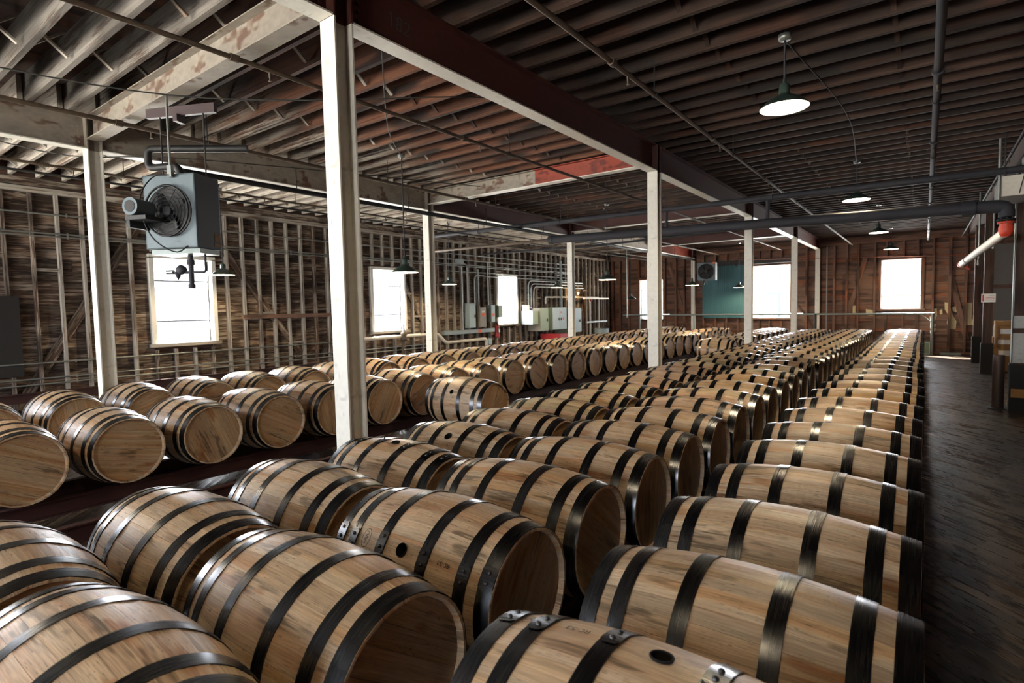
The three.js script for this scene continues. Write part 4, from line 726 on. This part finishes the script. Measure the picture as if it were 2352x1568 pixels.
/* ---------- far wall ---------- */
{
  const t = thing('sliding_door', 'teal corrugated sliding door on the far wall, left of the open hatch', 'door', [-7.57, 1.27, ZF + 0.2]), ribs = [];
  part('upper_sheet', box2(0, 1.68, 1.06, 2.17, 0, 0.02), mat.teal, t); part('lower_sheet', box2(0, 1.68, 0, 1.05, 0, 0.02), mat.teal, t);
  for (let k = 0; k < 20; k++) ribs.push(box2(0.03 + k * 0.0845, 0.065 + k * 0.0845, 0.01, 2.16, 0.02, 0.035)); part('ribs', ribs, mat.teal, t); part('mid_rail', box2(0, 1.68, 1.03, 1.08, 0.02, 0.04), mat.teal, t);
  for (const x of [0.3, 1.38]) part('hanger', [box2(x - 0.03, x + 0.03, 2.1, 2.36, 0.02, 0.05)], mat.black, t);
  solo('door_track', box2(-7.8, -4.0, 3.42, 3.62, ZF + 0.14, ZF + 0.24), mat.heaterDark, 'dark horizontal door track above the teal sliding door and hatch', 'track');
  const r = thing('guard_rail', 'grey pipe guard rail across the far end before the end wall', 'railing', [0, 0.001, -23.3]);
  part('top_rail', rod([-11.0, 1.44, 0], [0.26, 1.38, 0], 0.035, 12), mat.boxGrey, r);
  for (const [x, m] of [[-10.2, mat.boxGrey], [-7.75, mat.boxBlue], [-3.25, mat.heaterDark], [0.22, mat.pipeGrey]]) { const p = part('post', [rod([x, 0, 0], [x, 1.4, 0], 0.05, 12)], m, r); part('foot', cyl(0.1, 0.02, x, 0.01, 0), m, p); }
  part('knee_brace', rod([0.2, 1.1, 0], [-0.1, 1.36, 0], 0.015, 8), mat.boxGrey, r);
  const c = thing('small_cage', 'low pale frame box standing at the foot of the guard rail post', 'frame', [-0.02, 0.001, -23.35]), fr = []; for (const x of [-0.18, 0.18]) for (const z of [-0.12, 0.12]) fr.push(box(0.025, 0.42, 0.025, x, 0.21, z)); for (const y of [0.02, 0.41]) for (const z of [-0.12, 0.12]) fr.push(box(0.38, 0.025, 0.025, 0, y, z)); part('frame', fr, mat.boxBlue, c); part('mesh_panel', box(0.35, 0.38, 0.01, 0, 0.21, -0.13), mat.boxGreen, c);
  solo('floor_beam', box(0.55, 0.07, 0.14, 0.72, 0.036, -23.55), mat.boxGrey, 'short pale beam lying on the floor by the guard rail post', 'beam');
  solo('wall_conduit', rod([-2.95, 0, ZF + 0.2], [-2.95, 3.9, ZF + 0.2], 0.02, 8), mat.pipeGrey, 'vertical grey conduit on the far wall right of the last white column', 'conduit');
  for (const [k, x, z, y0] of [[0, -8.9, 19.2, 1.52], [1, 0.95, 16.2, 2.7], [2, 1.25, 17.0, 3.1]]) solo('drop_cord', [rod([x, JB, -z], [x, y0, -z], 0.018, 8), lathe([[0, -0.12], [0.03, -0.1], [0.03, 0], [0, 0.02]], 10).translate(x, y0, -z)], mat.pipeGrey, ['white vertical drop conduit with a plug left of the far corner window', 'pale vertical drop pipe under the joists above the white diagonal pipe', 'second pale vertical drop pipe near the timber posts'][k], 'conduit');
}

/* ---------- right side: timber posts and stores ---------- */
{
  const post = (x, z, label, wrapTop) => { const t = thing('timber_post', label, 'post', [x, 0.001, -z]); part('timber', box2(-0.09, 0.09, 0, 3.94, 0, -0.18), mat.wood[3], t); part('black_sleeve', [box2(-0.11, 0.11, 0, wrapTop, 0.02, 0.01), box2(-0.11, 0.11, 0, wrapTop, -0.19, -0.2), box2(-0.12, -0.11, 0, wrapTop, 0.02, -0.2), box2(0.11, 0.12, 0, wrapTop, 0.02, -0.2)], mat.tarWrap, t); return t; };
  post(1.24, 20.85, 'farthest timber post on the right, black sleeve around its foot', 0.76);
  const b = post(1.25, 17.85, 'timber post with the white notice, black sleeve around its foot', 0.75);
  const d = post(1.25, 12.0, 'nearest timber post at the right edge, wrapped in white film above its sleeve', 0.78);
  part('plastic_wrap', [box2(-0.1, 0.1, 0.8, 1.28, 0.015, 0.008), box2(-0.1, 0.1, 1.36, 1.56, 0.015, 0.008), box2(-0.1, -0.095, 0.8, 1.5, 0.01, -0.18)], mat.film, d); part('cardboard_pad', box2(-0.1, 0.06, 0.24, 0.38, 0.03, 0.021), mat.carton, d); part('edge_conduit', rod([-0.11, 0.8, 0.02], [-0.11, 3.9, 0.02], 0.012, 6), mat.pipeGrey, d);
  const s = thing('notice', 'white notice with a red strip and red lines on the timber post', 'sign', [1.25, 1.86, -17.835]); part('sheet', box(0.27, 0.21, 0.006, 0, 0, 0.004), mat.paper, s); const rl = M({ color: lin('#b33b46'), roughness: 0.8 });
  part('red_strip', box(0.028, 0.17, 0.002, -0.1, 0, 0.008), rl, s); part('red_lines', [box(0.16, 0.012, 0.002, 0.03, 0.012, 0.008), box(0.19, 0.014, 0.002, 0.02, -0.022, 0.008)], rl, s); part('grey_lines', [box(0.12, 0.006, 0.002, 0.06, 0.065, 0.008), box(0.1, 0.005, 0.002, 0.06, 0.05, 0.008), box(0.18, 0.005, 0.002, 0.02, -0.06, 0.008)], mat.boxGrey, s);
  const bo = thing('bollard', 'dark steel bollard with a base plate beside the nearest timber post', 'bollard', [1.02, 0.001, -12.3]); part('tube', lathe([[0, 0.9], [0.075, 0.9], [0.08, 0.89], [0.08, 0.012], [0, 0.012]], 24), M({ color: lin('#4a3c37'), roughness: 0.5, metalness: 0.3 }), bo); part('base_plate', box(0.28, 0.014, 0.28, 0, 0.007, 0), mat.black, bo);
  solo('timber_girder', box2(1.12, 1.38, 3.945, JB, -1, -23.7), mat.wood[2], 'dark timber girder carried by the right-hand timber posts', 'beam');
  const carton = (x, y, z, w, h, dd, label, o = {}) => { const t = thing('carton', label, 'carton', [x, y, -z], o.turn ?? 0, o.group); part('box', box(w, h, dd, 0, h / 2, 0), mat.carton, t); part('tape', box(0.05, 0.002, dd, 0, h + 0.001, 0), mat.panel, t); if (!o.bare) part('label', box(w * 0.55, h * 0.45, 0.002, 0.01, h * 0.5, dd / 2 + 0.001), mat.paper, t); };
  carton(1.62, 0.02, 18.6, 0.44, 0.3, 0.4, 'brown carton at the bottom of the stack behind the notice post', { bare: true });
  carton(1.62, 0.325, 18.6, 0.44, 0.3, 0.4, 'brown carton with white label, second from the bottom behind the notice post');
  carton(1.6, 0.63, 18.6, 0.42, 0.25, 0.4, 'brown carton with white label, second from the top behind the notice post');
  carton(1.64, 0.885, 18.62, 0.42, 0.27, 0.4, 'topmost labelled brown carton of the stack behind the notice post');
  carton(1.63, 1.16, 18.64, 0.38, 0.12, 0.36, 'flat brown carton lying on top of the carton stack', { bare: true });
  for (let k = 0; k < 5; k++) carton(1.78, 0.02 + k * 0.2, 16.6, 0.42, 0.19, 0.4, `unmarked brown carton, ${['lowest', 'second lowest', 'middle', 'second highest', 'top'][k]} of the stack beside the bollard`, { bare: true, group: 'cartons beside the bollard' });
  solo('plastic_sheet', [box2(1.42, 1.44, 0.7, 1.2, -18.36, -18.3), box(0.16, 0.35, 0.02, 1.66, 1.2, -16.38).rotateZ(0)], mat.film, 'crumpled clear plastic hanging at the cartons', 'plastic sheet');
  solo('paper_roll', [cyl(0.07, 0.36, 1.85, 1.46, -18.6, 'y', 18)], mat.paper, 'white paper roll standing above the carton stack', 'roll');
  const dct = thing('duct_box', 'white sheet metal duct box at the right edge under the ceiling', 'duct', [0.87, 3.34, -10.95]); part('front_panel', box2(0, 1.8, 0, 0.29, 0, -0.01), mat.pipeWhite, dct); part('body', box2(0.001, 1.8, 0.005, 0.285, -0.01, -1.0), mat.panel, dct); part('upright', [rod([-0.02, -0.1, 0.02], [-0.02, 0.84, 0.02], 0.02, 8), rod([0.28, 0.29, -0.4], [0.28, 0.84, -0.4], 0.02, 8)], mat.pipeGrey, dct); part('cord', rod([0.2, 0.02, 0.01], [0.36, 0.84, 0.02], 0.006, 6), mat.wire, dct);
  const pn = struct('partition_1'); for (const [y0, y1] of [[0, 1.04], [1.08, 2.13], [2.24, 3.4]]) for (const [x0, x1] of [[1.45, 2.08], [2.1, 2.7]]) part('panel', box2(x0, x1, y0, y1, -21.2, -21.22), mat.panel, pn); part('rail', [box2(1.4, 2.7, 2.13, 2.24, -21.17, -21.25), box2(1.4, 2.7, 1.03, 1.09, -21.19, -21.25)], mat.brown[0], pn);
}

/* ---------- outdoors, seen through the openings ---------- */
{
  const g = struct('ground'); part('yard', box2(-90, 60, -0.9, -0.4, 60, -110), mat.ground, g);
  const b = thing('building', 'pale sunlit building with teal window frames beyond the open hatch', 'building', [-12.5, -0.4, -46]); part('wall', box2(-14, 14, 0, 9, 0, -6), mat.pale, b); part('roof', box2(-14.5, 14.5, 9, 9.4, 0.5, -6.5), mat.heaterDark, b);
  for (let i = 0; i < 5; i++) for (const y of [1.1, 4.2]) { const w = part('window', box2(-12 + i * 3.6, -10.7 + i * 3.6, y, y + 1.9, 0, 0.05), mat.teal, b); part('pane', box2(-11.9 + i * 3.6, -10.8 + i * 3.6, y + 0.1, y + 1.8, 0.05, 0.06), mat.boxBlue, w); }
  const t = thing('bare_tree', 'bare branched tree in the sun outside the open hatch', 'tree', [-8.2, -0.4, -37]); const br = []; const grow = (p, d, l, r, n) => { const q = [p[0] + d[0] * l, p[1] + d[1] * l, p[2] + d[2] * l]; br.push(rod(p, q, r, 6)); if (n) for (let k = 0; k < 3; k++) { const e = new THREE.Vector3(d[0] + rr(-0.7, 0.7), d[1] + rr(-0.35, 0.5), d[2] + rr(-0.7, 0.7)).normalize(); grow(q, e.toArray(), l * rr(0.6, 0.8), r * 0.6, n - 1); } };
  part('trunk', rod([0, 0, 0], [0, 2.2, 0], 0.1, 10), mat.panel, t); grow([0, 2.2, 0], [0.1, 0.98, 0], 1.5, 0.06, 4); part('branches', br, mat.panel, t);
}

scene.traverse((o) => { if (o.isMesh) { o.castShadow = true; o.receiveShadow = true; } });
renderer.render(scene, camera);
